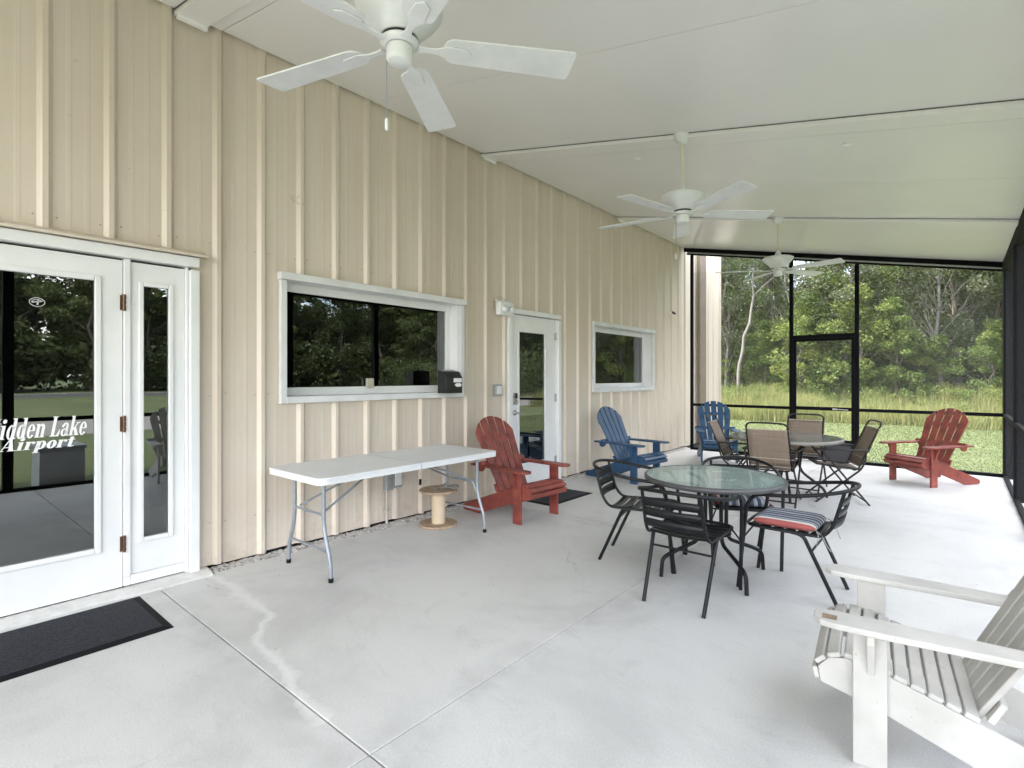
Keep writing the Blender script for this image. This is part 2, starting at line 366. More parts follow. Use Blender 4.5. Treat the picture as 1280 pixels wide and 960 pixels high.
def rnd(pts, rad=0.05, n=5):
    """round the corners of a polyline"""
    pts = [Vector(p) for p in pts]; out = [pts[0]]
    for i in range(1, len(pts) - 1):
        a, b, c = pts[i - 1], pts[i], pts[i + 1]
        d1 = (a - b); d2 = (c - b); r = min(rad, d1.length * 0.48, d2.length * 0.48)
        p0 = b + d1.normalized() * r; p1 = b + d2.normalized() * r
        for k in range(n + 1):
            t = k / n; out.append(p0 * (1 - t) ** 2 + b * 2 * t * (1 - t) + p1 * t * t)
    out.append(pts[-1]); return out

def thing(name, label, cat, loc=(0, 0, 0), rz=0, group=None, kind=None):
    o = bpy.data.objects.new(name, None); COL.objects.link(o); o.empty_display_size = 0.1
    o.location = loc; o.rotation_euler = (0, 0, rz); o['label'] = label; o['category'] = cat
    if group: o['group'] = group
    if kind: o['kind'] = kind
    return o
def tag(o, label, cat, group=None, kind=None):
    o['label'] = label; o['category'] = cat
    if group: o['group'] = group
    if kind: o['kind'] = kind
    return o
def struct(o, label=None, kind='structure'):
    o['kind'] = kind
    if label: o['label'] = label
    return o
KIDS = {}
def dup(root, loc, rz, label=None, skip=()):
    allo = [o for o in COL.objects]
    def cp(o, par):
        c = o.copy(); COL.objects.link(c)
        if par: c.parent = par
        for ch in [q for q in allo if q.parent == o]:
            if ch.name.split('.')[0] in skip: continue
            cp(ch, c)
        return c
    r = cp(root, None); r.location = loc; r.rotation_euler = (0, 0, rz)
    if label: r['label'] = label
    return r
def face(deg): return R(deg - 90)     # local +Y turned to the compass angle deg (0 = +X)

# ------------------------------------------------------------------ setting: ground, slab
GZ = -0.12
b = MB(); b.add([(-250, -250, GZ), (300, -250, GZ), (300, 300, GZ), (-250, 300, GZ)], [(0, 1, 2, 3)])
struct(b.build('lawn', 'lawn'), 'mown green lawn around the porch')
b = MB(); b.add([(14, -80, GZ + .004), (22, -80, GZ + .004), (22, 60, GZ + .004), (14, 60, GZ + .004)], [(0, 1, 2, 3)])
struct(b.build('path', 'gravel'), 'pale gravel strip across the lawn, seen mirrored in the door glass')
b = MB(); b.add([(48, -120, GZ + .004), (60, -120, GZ + .004), (60, 120, GZ + .004), (48, 120, GZ + .004)], [(0, 1, 2, 3)])
struct(b.build('road', 'asphalt'), 'grey asphalt strip with a white edge line beyond the lawn')
b = MB(); b.add([(59.3, -120, GZ + .008), (59.7, -120, GZ + .008), (59.7, 120, GZ + .008), (59.3, 120, GZ + .008)], [(0, 1, 2, 3)])
struct(b.build('road_marking', 'vinyl'), 'white edge line on the asphalt strip')
# concrete slab cast in bays with narrow open joints
b = MB(); b.box(0.09, 4.98, -3.5, 10.46, -0.30, -0.012)
struct(b.build('slab_base', 'joint'), 'dark joint bottoms between concrete bays')
b = MB(); g = 0.0032
xs = [0.09, 2.531, 4.98]; ys = [-3.5, -2.4, 1.17, 4.47, 7.6, 10.46]
for i in range(2):
    for j in range(5):
        b.box(xs[i] + (g if i else 0), xs[i + 1] - (g if i < 1 else 0), ys[j] + (g if j else 0), ys[j + 1] - (g if j < 4 else 0), -0.28, 0)
struct(b.build('porch_floor', 'concrete', bevel=0.003, seg=1), 'pale grey concrete porch floor with saw-cut joints')
# rough edge of the old footing between siding and slab
def ledge(y0, y1, w0, h, sd, amp=0.012):
    random.seed(sd); b = MB(); n = int((y1 - y0) / 0.016); m = 8
    vs = []; fs = []
    for i in range(n + 1):
        y = y0 + (y1 - y0) * i / n
        w = w0 * (1 + 0.16 * math.sin(y * 3.1 + sd) + 0.07 * math.sin(y * 11 + 2) + random.uniform(-.5, .5) * amp * 8)
        for j in range(m + 1):
            t = j / m
            z = h * (1 - t ** 2.5) + random.uniform(-amp, amp) * (1 - t * 0.6) - (0.012 if j == m else 0)
            vs.append((0.0 + (w + .004) * t, y, max(z, -0.02) if j < m else -0.015))
    for i in range(n):
        for j in range(m):
            a = i * (m + 1) + j; fs.append((a, a + 1, a + m + 2, a + m + 1))
    b.add(vs, fs, False); return b
o = ledge(-0.6, 1.5, 0.130, 0.034, 3, 0.0010).build('door_threshold', mat('threshold_mortar', (0.64, 0.63, 0.61), (0.52, 0.51, 0.49), 14, 0.9, 0.4, 40, 0.006, world=True)); struct(o, 'rough pale mortar bed under the glass entry door')
o = ledge(1.5, 10.4, 0.105, 0.018, 5, 0.009).build('footing_edge', 'mortar'); struct(o, 'crumbling footing edge between wall and slab')

random.seed(91); b = MB()
for _ in range(150):
    x = random.choice([random.uniform(.12, 4.6), random.uniform(.12, .5)]); y = random.uniform(.3, 10); q = random.uniform(.003, .009); a_ = random.uniform(0, 6)
    ux, uy = math.cos(a_) * q, math.sin(a_) * q
    b.add([(x - ux, y - uy, .0015), (x + uy * .4, y - ux * .4, .004), (x + ux, y + uy, .0015), (x - uy * .4, y + ux * .4, .0025)], [(0, 1, 2, 3)])
struct(b.build('litter', mat('leaf_crumbs', (0.16, 0.12, 0.08), None, 9, .8, 0)), 'tiny dry leaf crumbs on the concrete', 'stuff')
# ------------------------------------------------------------------ building
bld = thing('metal_building', 'long beige ribbed metal building along the left side of the porch', 'building')
H0, SL = 4.03, 0.202
P0, PIT = 0.60, 0.3262
DEP = 0.027
def profile(y0, y1):
    pts = [(y0, 0.0)]
    k = math.floor((y0 - P0) / PIT) - 1
    while True:
        c = P0 + k * PIT
        if c > y1 + 1: break
        cand = [(c - 0.038, 0), (c - 0.014, DEP), (c + 0.014, DEP), (c + 0.038, 0)]
        for q in (0.115, 0.205):
            cand += [(c + q - 0.017, 0), (c + q - 0.009, 0.0011), (c + q + 0.009, 0.0011), (c + q + 0.017, 0)]
        for y, x in cand:
            if y0 < y < y1: pts.append((y, x))
        k += 1
    pts.append((y1, 0.0)); return sorted(pts)
def siding(y0, y1, ztop, holes, z0=0.035):
    pts = profile(y0, y1)
    ed = sorted({h[0] for h in holes} | {h[1] for h in holes})
    def xat(y):
        for (ya, xa), (yb, xb) in zip(pts, pts[1:]):
            if ya <= y <= yb: return xa + (xb - xa) * (y - ya) / max(1e-9, yb - ya)
    for e in ed: pts.append((e, xat(e)))
    pts = sorted(set(pts)); b = MB()
    for (ya, xa), (yb, xb) in zip(pts, pts[1:]):
        if yb - ya < 1e-6: continue
        ym = (ya + yb) / 2; cuts = [z0 + 0.006 * math.sin(int(ym / PIT) * 2.3)]
        spans = []; z = cuts[0]
        for h in sorted([h for h in holes if h[0] < ym < h[1]], key=lambda h: h[2]):
            if h[2] > z: spans.append((z, h[2]))
            z = max(z, h[3])
        spans.append((z, ztop))
        for a, c in spans:
            b.add([(xa, ya, a), (xb, yb, a), (xb, yb, c), (xa, ya, c)], [(0, 1, 2, 3)])
    return b
D1 = (-0.50, 1.40, -1, 2.255); D2 = (4.92, 5.945, -1, 2.245); W1 = (2.09, 4.06, 1.27, 2.235); W2 = (6.88, 8.86, 1.26, 2.22)
siding(-6.0, 12.36, 4.9, [D1, D2, W1, W2]).build('siding', 'siding', bld)
b = MB(); b.box(-9, 0.05, 12.36, 12.40, -.15, 4.9); b.build('end_wall', 'siding', bld)
b = MB(); b.box(-9.04, -9, -6, 12.4, -.15, 4.9); b.box(-9, 0.03, -6.05, -6.0, -.15, 4.9); b.build('rear_wall', 'interior', bld)
b = MB(); b.box(-9.2, -0.02, -6.2, 12.5, 4.905, 4.98); b.build('roof', 'roof_metal', bld)
b = MB(); b.box(-8.999, -0.10, -5.999, 12.359, -0.10, -0.02); b.build('inside_floor', 'interior', bld)
# inner lining with the same openings, dark rooms behind
b = MB()
def lining(b, x, y0, y1, z0, z1, holes):
    ys_ = sorted({y0, y1} | {h[0] for h in holes} | {h[1] for h in holes})
    for a, c in zip(ys_, ys_[1:]):
        ym = (a + c) / 2; z = z0
        for h in sorted([h for h in holes if h[0] < ym < h[1]], key=lambda h: h[2]):
            if h[2] > z: b.box(x - 0.02, x, a, c, z, h[2])
            z = max(z, h[3])
        b.box(x - 0.02, x, a, c, z, z1)
lining(b, -0.22, -5.9, 12.3, 0, 4.8, [D1, D2, W1, W2]); b.build('inner_wall', 'interior', bld)
b = MB(); b.box(0.034, 0.10, 10.98, 11.33, 0.05, 4.2); o = b.build('downspout', 'downspout', bld, bevel=0.01)
b = MB()
random.seed(31)
for zz in (2.42, 1.3, 0.35):
    for k in range(-2, 36):
        y = P0 + k * PIT
        for dy in (-0.055, 0.055):
            yy = y + dy
            if yy > 12.2 or any(h[0] - .1 < yy < h[1] + .1 and h[2] - .1 < zz < h[3] + .1 for h in (D1, D2, W1, W2)): continue
            b.lathe([(0.0055, 0), (0.0055, 0.003), (0.003, 0.006)], 6, mx=Matrix.Translation((0.0, yy, zz + random.uniform(-.01, .01))) @ Matrix.Rotation(R(90), 4, 'Y'))
o = b.build('screw', mat('screw_head', (0.42, 0.36, 0.29), None, 20, 0.5, 0), bld); o['kind'] = 'stuff'

# ---- windows
def window(name, label, y0, y1, z0, z1, hole, latch=False):
    hy0, hy1, hz0, hz1 = hole
    w = thing(name, label, 'window', (0, (y0 + y1) / 2, z0)); T = Matrix.Translation((0, -(y0 + y1) / 2, -z0))
    b = MB()
    b.box(0.002, 0.050, y0, hy0, z0 + .0, z1 - .05, T); b.box(0.002, 0.050, hy1, y1, z0, z1 - .05, T)
    b.box(0.002, 0.052, hy0, hy1, z0, hz0, T)
    b.build('trim', 'white_trim', w, bevel=0.003)
    b = MB(); b.box(0.002, 0.075, y0 - .012, y1 + .015, z1 - .047, z1 + .012, T); b.box(0.002, 0.048, hy0, hy1, hz1, z1 - .048, T)
    b.build('head_trim', 'white_trim', w, bevel=0.003)
    b = MB(); t = 0.012
    b.box(-0.19, 0.001, hy0 - t, hy0, hz0 - t, hz1 + t, T); b.box(-0.19, 0.001, hy1, hy1 + t, hz0 - t, hz1 + t, T)
    b.box(-0.19, 0.001, hy0, hy1, hz0 - t, hz0, T); b.box(-0.19, 0.001, hy0, hy1, hz1, hz1 + t, T)
    b.build('reveal', 'white_paint', w)
    b = MB(); s = 0.062
    b.box(-0.165, -0.125, hy0 + .001, hy0 + s, hz0 + .001, hz1 - .001, T); b.box(-0.165, -0.125, hy1 - s, hy1 - .001, hz0 + .001, hz1 - .001, T)
    b.box(-0.165, -0.125, hy0 + s, hy1 - s, hz0 + .001, hz0 + s + .01, T); b.box(-0.165, -0.125, hy0 + s, hy1 - s, hz1 - s - .01, hz1 - .001, T)
    b.build('sash', 'white_paint', w, bevel=0.004)
    b = MB(); x = -0.145
    b.add([(x, hy0 + s - .01, hz0 + s), (x, hy1 - s + .01, hz0 + s), (x, hy1 - s + .01, hz1 - s), (x, hy0 + s - .01, hz1 - s)], [(0, 1, 2, 3)], mx=T)
    b.build('pane', 'glass', w)
    if latch:
        b = MB(); b.box(-0.128, -0.095, 2.955, 3.03, hz0 + 0.055, hz0 + 0.15, T); b.box(-0.095, -0.088, 2.965, 2.995, hz0 + .085, hz0 + 0.135, T); b.build('latch', 'beige_plastic', w, bevel=0.006)
    return w
window('window', 'wide white framed window right of the glass entry door, with a black box on its corner', 2.04, 4.115, 1.215, 2.275, W1, True)
window('window', 'smaller far white framed window between the second door and the far screen', 6.83, 8.905, 1.20, 2.265, W2)

# ---- entry door
dr = thing('entry_door', 'white glazed entry door with side light and lettering at the left edge', 'door', (0, 0.5, 0))
T = Matrix.Translation((0, -0.5, 0))
b = MB()
b.box(-0.06, 0.046, 1.382, 1.443, 0.0, 2.20, T); b.box(-0.06, 0.046, -0.54, -0.48, 0.0, 2.20, T)
b.box(-0.06, 0.046, -0.54, 1.443, 2.222, 2.292, T)
b.box(-0.09, 0.012, 0.995, 1.034, 0.10, 2.220, T); b.box(-0.09, 0.012, 0.02, 0.059, 0.03, 2.220, T)
b.box(-0.09, 0.014, 1.36, 1.381, 0.03, 2.220, T); b.box(-0.09, 0.014, -0.479, -0.459, 0.03, 2.220, T)
b.box(-0.09, 0.010, 1.034, 1.36, 0.040, 0.105, T); b.box(-0.09, 0.010, 0.995, 1.034, 0.040, 0.099, T)
b.box(-0.09, 0.010, -0.459, 0.02, 0.030, 0.105, T)
b.build('door_frame', 'white_paint', dr, bevel=0.005)
b = MB(); b.prism([(0.0, 2.300), (0.075, 2.296), (0.080, 2.312), (0.004, 2.345)], -0.62, 1.49, 'y', T); b.build('drip_flashing', 'siding', dr, bevel=0.002)
def glazed(parent, name, y0, y1, z0, z1, gy0, gy1, gz0, gz1, x0=-0.045, x1=0.0, T=T, tr=0.035):
    b = MB()
    b.box(x0, x1, y0, gy0 - .002, z0, z1, T); b.box(x0, x1, gy1 + .002, y1, z0, z1, T)
    b.box(x0, x1, gy0 - .002, gy1 + .002, z0, gz0 - .002, T); b.box(x0, x1, gy0 - .002, gy1 + .002, gz1 + .002, z1, T)
    o = b.build(name, 'white_paint', parent)
    b = MB()
    for a, c, d, e in ((gy0 - tr, gy0, gz0 - tr, gz1 + tr), (gy1, gy1 + tr, gz0 - tr, gz1 + tr), (gy0, gy1, gz0 - tr, gz0), (gy0, gy1, gz1, gz1 + tr)):
        b.box(x1 - .012, x1 + .012, a, c, d, e, T)
    b.build('glazing_bead', 'white_paint', o, bevel=0.006)
    b = MB(); x = x1 - .010
    b.add([(x, gy0 - .001, gz0 - .001), (x, gy1 + .001, gz0 - .001), (x, gy1 + .001, gz1 + .001), (x, gy0 - .001, gz1 + .001)], [(0, 1, 2, 3)], mx=T)
    b.build('pane', 'glass', o); return o
leaf = glazed(dr, 'door_leaf', 0.064, 0.990, 0.040, 2.206, 0.226, 0.842, 0.329, 2.052)
glazed(dr, 'side_light', 1.036, 1.358, 0.108, 2.205, 1.110, 1.258, 0.340, 2.050, x1=-0.004, tr=0.030)
glazed(dr, 'side_light', -0.457, 0.018, 0.108, 2.205, -0.38, -0.06, 0.340, 2.050, x1=-0.004, tr=0.030)
def hinge(parent, y, z, T, m='brass'):
    b = MB(); b.tube([(0.012, y, z - .055), (0.012, y, z + .055)], 0.0085, 8, mx=T)
    for q in (-.036, 0, .036): b.tube([(0.012, y, z + q - .012), (0.012, y, z + q + .012)], 0.0105, 8, mx=T)
    b.box(0.002, 0.006, y - .022, y - .005, z - .05, z + .05, T)
    b.build('hinge', m, parent)
for z in (1.925, 1.12, 0.325): hinge(leaf, 0.9975, z, T)
# lettering: fat-faced white serif capitals cut from vinyl, on the glass
def Rr(x0, y0, x1, y1): return [[(x0, y0), (x1, y0), (x1, y1), (x0, y1)]]
def arc(cx, cy, rx, ry, ix, iy, a0=0, a1=360, n=22):
    out = []
    for k in range(n):
        t0 = R(a0 + (a1 - a0) * k / n); t1 = R(a0 + (a1 - a0) * (k + 1) / n)
        out.append([(cx + rx * math.cos(t0), cy + ry * math.sin(t0)), (cx + rx * math.cos(t1), cy + ry * math.sin(t1)),
                    (cx + ix * math.cos(t1), cy + iy * math.sin(t1)), (cx + ix * math.cos(t0), cy + iy * math.sin(t0))])
    return out
def disc(cx, cy, rx, ry, n=16): return [[(cx + rx * math.cos(2 * math.pi * k / n), cy + ry * math.sin(2 * math.pi * k / n)) for k in range(n)]]
GL = {
 'H': (Rr(.06, 0, .28, 1) + Rr(.54, 0, .76, 1) + Rr(.28, .46, .54, .53) + Rr(0, 0, .34, .04) + Rr(0, .96, .34, 1) + Rr(.48, 0, .82, .04) + Rr(.48, .96, .82, 1), .90),
 'i': (Rr(.08, 0, .28, .66) + Rr(0, 0, .36, .04) + Rr(0, .61, .2, .66) + disc(.18, .86, .13, .10), .42),
 'd': (arc(.26, .33, .26, .35, .07, .29) + Rr(.34, 0, .54, 1) + Rr(.26, .95, .4, 1) + Rr(.4, 0, .62, .05), .66),
 'e': (arc(.26, .33, .26, .35, .08, .29, 8, 325) + Rr(.12, .33, .50, .38), .56),
 'n': (Rr(.06, 0, .26, .66) + Rr(0, 0, .32, .04) + Rr(0, .61, .2, .66) + Rr(.40, 0, .60, .48) + arc(.41, .47, .19, .21, .0, .13, 0, 150) + Rr(.36, 0, .66, .04), .70),
 'L': (Rr(.08, 0, .30, 1) + Rr(0, .96, .40, 1) + Rr(0, 0, .62, .05) + [[(.44, .04), (.62, .0), (.66, .34), (.62, .34)]], .72),
 'a': (Rr(.32, .05, .51, .48) + arc(.29, .48, .22, .20, .04, .15, 0, 165) + disc(.12, .50, .09, .07) + arc(.24, .18, .22, .20, .07, .15) + Rr(.36, 0, .60, .06), .62),
 'k': (Rr(.06, 0, .26, 1) + Rr(0, .95, .2, 1) + Rr(0, 0, .32, .04) + [[(.22, .28), (.30, .28), (.58, .63), (.50, .63)]] + [[(.26, .40), (.42, .46), (.68, .02), (.44, .02)]] + Rr(.40, .62, .68, .66) + Rr(.38, 0, .72, .04), .72),
 'A': ([[(.34, 1), (.50, 1), (.78, 0), (.52, 0)]] + [[(.08, 0), (.14, 0), (.42, .92), (.36, 1)]] + Rr(.20, .28, .60, .34) + Rr(0, 0, .26, .05) + Rr(.44, 0, .88, .05), .90),
 'r': (Rr(.06, 0, .28, .66) + Rr(0, 0, .36, .05) + Rr(0, .60, .2, .66) + arc(.36, .42, .18, .24, .08, .16, 40, 160) + disc(.46, .55, .10, .10), .58),
 'p': (Rr(.06, -.30, .28, .66) + Rr(0, -.30, .36, -.25) + Rr(0, .60, .2, .66) + arc(.36, .33, .26, .35, .06, .28), .68),
 'o': (arc(.28, .33, .28, .35, .07, .28), .60),
 't': (Rr(.10, .05, .32, .86) + Rr(0, .60, .44, .66) + arc(.30, .14, .20, .14, .06, .09, 180, 345), .50),
}
def lettering(b, txt, y0, z0, sx, sz, shear, xg, T):
    x = 0; d = 0.0007
    for ch in txt:
        if ch == ' ': x += .34; continue
        polys, adv = GL[ch]
        for q, poly in enumerate(polys):
            pts = [(y0 + (x + u) * sx + v * sz * shear, z0 + v * sz) for u, v in poly]
            e = xg + d + (q % 5) * 0.00006
            b.add([(e, u, v) for u, v in pts], [list(range(len(pts)))], mx=T)
        x += adv
    return x
b = MB(); xg = -0.0098
lettering(b, 'Hidden Lake', 0.338, 1.066, 0.0672, 0.122, 0.16, xg, T)
lettering(b, 'Airport', 0.398, 0.996, 0.0800, 0.072, 0.30, xg, T)
b.build('lettering', 'vinyl', leaf)
b = MB()
for pl in arc(0.567, 1.884, .037, .028, .033, .024, 0, 360, 30) + arc(0.567, 1.884, .026, .018, .022, .014, 20, 200, 14): b.add([(xg + .0012, u, v) for u, v in pl], [(0, 1, 2, 3)], mx=T)
for pl in [[(.545, 1.878), (.592, 1.888), (.594, 1.894), (.546, 1.886)], [(.563, 1.868), (.572, 1.868), (.578, 1.902), (.569, 1.902)]]: b.add([(xg + .0014, u, v) for u, v in pl], [(0, 1, 2, 3)], mx=T)
b.build('oval_sticker', mat('sticker_grey', (0.5, 0.52, 0.52), None, 9, 0.5, 0), leaf)

# ---- second door
d2 = thing('side_door', 'white half-width glazed door with a keypad lock between the two windows', 'door', (0, 5.43, 0)); T2 = Matrix.Translation((0, -5.43, 0))
b = MB(); b.box(-.06, .050, 4.872, 4.938, 0, 2.205, T2); b.box(-.06, .050, 5.925, 5.985, 0, 2.205, T2); b.box(-.06, .052, 4.872, 5.985, 2.225, 2.285, T2)
b.box(-.09, .02, 4.939, 4.952, 0, 2.224, T2); b.box(-.09, .02, 5.912, 5.924, 0, 2.224, T2)
b.box(-.09, .03, 4.953, 5.911, 0, 0.03, T2); b.build('door_frame', 'white_paint', d2, bevel=0.005)
lf2 = glazed(d2, 'door_leaf', 4.955, 5.905, 0.035, 2.215, 5.125, 5.665, 0.33, 2.005, T=T2)
for z in (1.99, 1.15, 0.30): hinge(lf2, 5.909, z, T2, 'galv')
b = MB(); b.box(0.001, 0.028, 5.005, 5.068, 1.085, 1.235, T2); b.build('keypad_lock', 'nickel', lf2, bevel=0.006)
b = MB(); b.box(0.028, 0.031, 5.012, 5.061, 1.165, 1.228, T2); b.build('keypad_face', 'dark_plastic', lf2)
b = MB(); Tq = T2 @ Matrix.Translation((0.001, 5.035, 0.985)) @ Matrix.Rotation(R(90), 4, 'Y')
b.lathe([(0.033, 0), (0.033, 0.010), (0.014, 0.016), (0.012, 0.045)], 20, mx=Tq)
b.tube(rnd([(0.04, 5.035, 0.985), (0.06, 5.035, 0.985), (0.062, 5.15, 0.982)], 0.015), 0.009, 8, mx=T2); b.build('lever_handle', 'nickel', lf2)
# wall pack light, switch, conduit, outlet, camera, suggestion box
t = thing('emergency_light', 'white box wall light at the top left corner of the side door', 'wall light', (0, 4.77, 2.17))
b = MB(); b.box(0.034, 0.115, -.13, .13, 0.0, 0.16); b.build('housing', 'white_paint', t, bevel=0.012)
b = MB()
for yy in (-.06, .06): b.lathe([(0.045, 0), (0.048, 0.02), (0.03, 0.045), (0.0, 0.05)], 20, mx=Matrix.Translation((0.115, yy, 0.07)) @ Matrix.Rotation(R(90), 4, 'Y'), caps=False)
b.build('lamp_head', 'plastic_white', t)
b = MB(); b.box(0.036, 0.07, -.135, .135, 0.162, 0.185); b.build('housing_cap', 'white_trim', t, bevel=0.004)
t = thing('switch_box', 'small grey weatherproof switch box left of the side door', 'switch box', (0, 4.69, 1.21))
b = MB(); b.box(0.0, 0.05, -.062, .062, 0, 0.135); b.build('housing', 'galv', t, bevel=0.006)
b = MB(); b.box(0.05, 0.062, -.045, .045, 0.018, 0.117); b.build('cover', 'plastic_white', t, bevel=0.005)
t = thing('outlet_box', 'grey outlet box with white cover on the wall under the folding table', 'outlet', (0, 3.10, 0.34))
b = MB(); b.box(0.002, 0.060, -.035, .045, 0, 0.20); b.box(0.002, 0.055, .046, .155, 0.015, 0.20); b.build('housing', 'galv', t, bevel=0.005)
b = MB(); b.box(0.055, 0.068, .062, .140, 0.035, 0.175); b.build('cover', 'plastic_white', t, bevel=0.006)
b = MB(); b.tube([(0.028, -.012, 0.0), (0.028, -.012, -0.34)], 0.013, 10); b.box(0.005, 0.05, -.035, .010, -.20, -.18); b.build('conduit', 'conduit', t)
t = thing('wall_hook', 'small dark latch fixed to the wall above the cable spool', 'hook', (0, 3.49, 0.33))
b = MB(); b.box(0.033, 0.05, -.012, .012, 0, 0.06); b.build('hook_body', 'dark_plastic', t, bevel=0.004)
t = thing('security_camera', 'small black security camera high on the wall right of the far window', 'camera', (0, 9.68, 2.66))
b = MB(); b.lathe([(0.03, 0), (0.03, 0.015), (0.012, 0.03), (0.012, 0.07)], 14, mx=Matrix.Rotation(R(90), 4, 'Y')); b.build('bracket', 'white_paint', t)
b = MB(); b.tube([(0.075, -.045, 0.010), (0.095, 0.02, -0.012)], 0.022, 12); b.build('camera_body', 'dark_plastic', t)
t = thing('suggestion_box', 'black slotted drop box with white labels at the lower right window corner', 'drop box', (0.055, 3.83, 1.262))
b = MB(); b.prism([(0, 0), (0.13, 0), (0.135, 0.165), (0.085, 0.228), (0, 0.24)], -.118, .118, 'y'); b.build('box_body', 'dark_plastic', t, bevel=0.005)
b = MB(); b.box(0.136, 0.139, -.012, .104, 0.112, 0.156, Matrix.Rotation(R(-1), 4, 'Y')); b.build('label_plate', 'vinyl', t)
b = MB(); b.prism([(.0, .088), (.026, .105), (.080, .105), (.102, .088), (.082, .068), (.026, .068)], 0.1365, 0.1395, 'x'); b.build('label_sticker', 'vinyl', t)
b = MB(); b.box(0.0, 0.006, -.07, .07, -.02, .02, Matrix.Translation((0.045, 0, 0.240)) @ Matrix.Rotation(R(-80), 4, 'Y')); b.build('slot_plate', 'galv', t)

# ------------------------------------------------------------------ porch roof
Y0, Y1, XR = -3.2, 10.33, 4.98
def ZC(x): return H0 - SL * x
rf = thing('porch_roof', 'sloping white panel porch ceiling with flat cross beams', 'porch roof')
b = MB(); ys = [-6.0]; 
seams = [-1.62, -0.1, 1.60, 2.95, 4.75, 6.1, 7.95, 9.15]
ys = [Y0] + seams + [Y1]
for a, c in zip(ys, ys[1:]):
    g = 0.0025
    vs = []
    for x in (0.030, XR):
        for y in (a + g, c - g):
            for z in (0, 0.09): vs.append((x, y, ZC(x) + z))
    b.add(vs, [(0, 1, 3, 2), (4, 6, 7, 5), (0, 4, 5, 1), (2, 3, 7, 6), (0, 2, 6, 4), (1, 5, 7, 3)])
b.build('ceiling_panel', 'ceiling', rf)
b = MB()
vs = []
for x in (0.0, XR + .02):
    for y in (Y0, Y1 + .02):
        for z in (0.03, 0.12): vs.append((x, y, ZC(x) + z))
b.add(vs, [(0, 1, 3, 2), (4, 6, 7, 5), (0, 4, 5, 1), (2, 3, 7, 6), (0, 2, 6, 4), (1, 5, 7, 3)]); b.build('roof_skin', 'joint', rf)
for yb in (-1.9, 1.29, 4.43, 7.59):
    b = MB(); vs = []
    for x in (0.0, XR - .1):
        for y in (yb, yb + 0.20):
            for z in (-0.038, -0.001): vs.append((x, y, ZC(x) + z))
    b.add(vs, [(0, 1, 3, 2), (4, 6, 7, 5), (0, 4, 5, 1), (2, 3, 7, 6), (0, 2, 6, 4), (1, 5, 7, 3)])
    o = b.build('cross_beam', 'ceiling', rf, bevel=0.004)
    b = MB(); vs = []
    for x in (0.0, XR - .1):
        for y in (yb - .008, yb - .001):
            for z in (-0.006, -0.0015): vs.append((x, y, ZC(x) + z))
    b.add(vs, [(0, 1, 3, 2), (4, 6, 7, 5), (0, 4, 5, 1), (2, 3, 7, 6), (0, 2, 6, 4), (1, 5, 7, 3)]); b.build('gap_shade', 'joint', o)  # dark strip put in for the shaded crack between beam and panel
    b = MB()
    b.box(0.034, 0.07, yb + .002, yb + 0.198, ZC(.1) - 0.058, ZC(.1) - .02); b.build('beam_end', 'ceiling', o, bevel=0.004)
hook0 = None
for (x, y, who) in ((1.72, 4.95, 'first, nearest the wall, of the small white ceiling discs'), (3.55, 4.98, 'small white ceiling disc near the screen side behind the middle fan')):
    t = thing('ceiling_disc', who, 'ceiling disc', (x, y, ZC(x)), 0, 'white discs on the porch ceiling')
    b = MB(); b.lathe([(0.035, 0.0), (0.035, -0.008), (0.02, -0.014), (0.0, -0.014)], 20, caps=False); o = b.build('disc', 'white_paint', t); o.rotation_euler = (0, math.atan(SL), 0)

# ------------------------------------------------------------------ screen walls
def bar(b, x0, x1, y0, y1, z0, z1): b.box(x0, x1, y0, y1, z0, z1)
XS = 4.715; YF = 10.25
fs = thing('screen_wall', 'black framed insect screen wall with door at the far end of the porch', 'screen wall', (0, 0, 0))
def hdr(b, x0, x1, y0, y1, drop, top=0.0):
    vs = []
    for x in (x0, x1):
        for y in (y0, y1):
            for z in (-drop, -0.003 - top): vs.append((x, y, ZC(x) + z))
    b.add(vs, [(0, 1, 3, 2), (4, 6, 7, 5), (0, 4, 5, 1), (2, 3, 7, 6), (0, 2, 6, 4), (1, 5, 7, 3)])
b = MB(); hdr(b, 0.04, XS, YF, YF + .05, 0.075); b.build('header', 'frame_black', fs)
b = MB(); hdr(b, 0.10, XS, YF + .02, YF + .04, 0.105, 0.076); b.build('header_bead', 'galv', fs)
b = MB(); hdr(b, 0.10, XS, YF + .0, YF + .05, 0.135, 0.106); b.build('header_rail', 'frame_black', fs)
for x0, x1 in ((0.175, 0.225), (1.955, 2.015), (2.93, 2.99)):
    b = MB(); b.box(x0, x1, YF, YF + .05, 0.0, ZC(x1) - 0.136); b.build('post', 'frame_black', fs)
b = MB(); b.box(XS, XS + .06, YF, YF + .05, 0, ZC(XS + .05) - .06); b.build('post', 'frame_black', fs)
b = MB(); b.box(0.226, 1.954, YF + .002, YF + .048, 0.865, 0.915); b.box(2.991, XS - .001, YF + .002, YF + .048, 0.865, 0.915); b.build('rail', 'frame_black', fs)
b = MB(); b.box(0.226, 1.954, YF + .002, YF + .048, 0.0, 0.045); b.box(2.991, XS - .001, YF + .002, YF + .048, 0.0, 0.045); b.build('sill', 'frame_black', fs)
b = MB()
for x0, x1, z0, z1 in ((0.226, 1.954, .046, .864), (0.226, 1.954, .916, ZC(1.954) - .14), (2.991, XS - .001, .046, .864), (2.991, XS - .001, .916, ZC(XS) - .14), (2.016, 2.929, 2.165, ZC(2.93) - .14)):
    b.add([(x0, YF + .025, z0), (x1, YF + .025, z0), (x1, YF + .025, z1), (x0, YF + .025, z1)], [(0, 1, 2, 3)])
b.build('screen_panel', 'screen', fs)
sd = MB()
sd.box(2.017, 2.062, YF + .004, YF + .044, 0.01, 2.10); sd.box(2.884, 2.928, YF + .004, YF + .044, 0.01, 2.10)
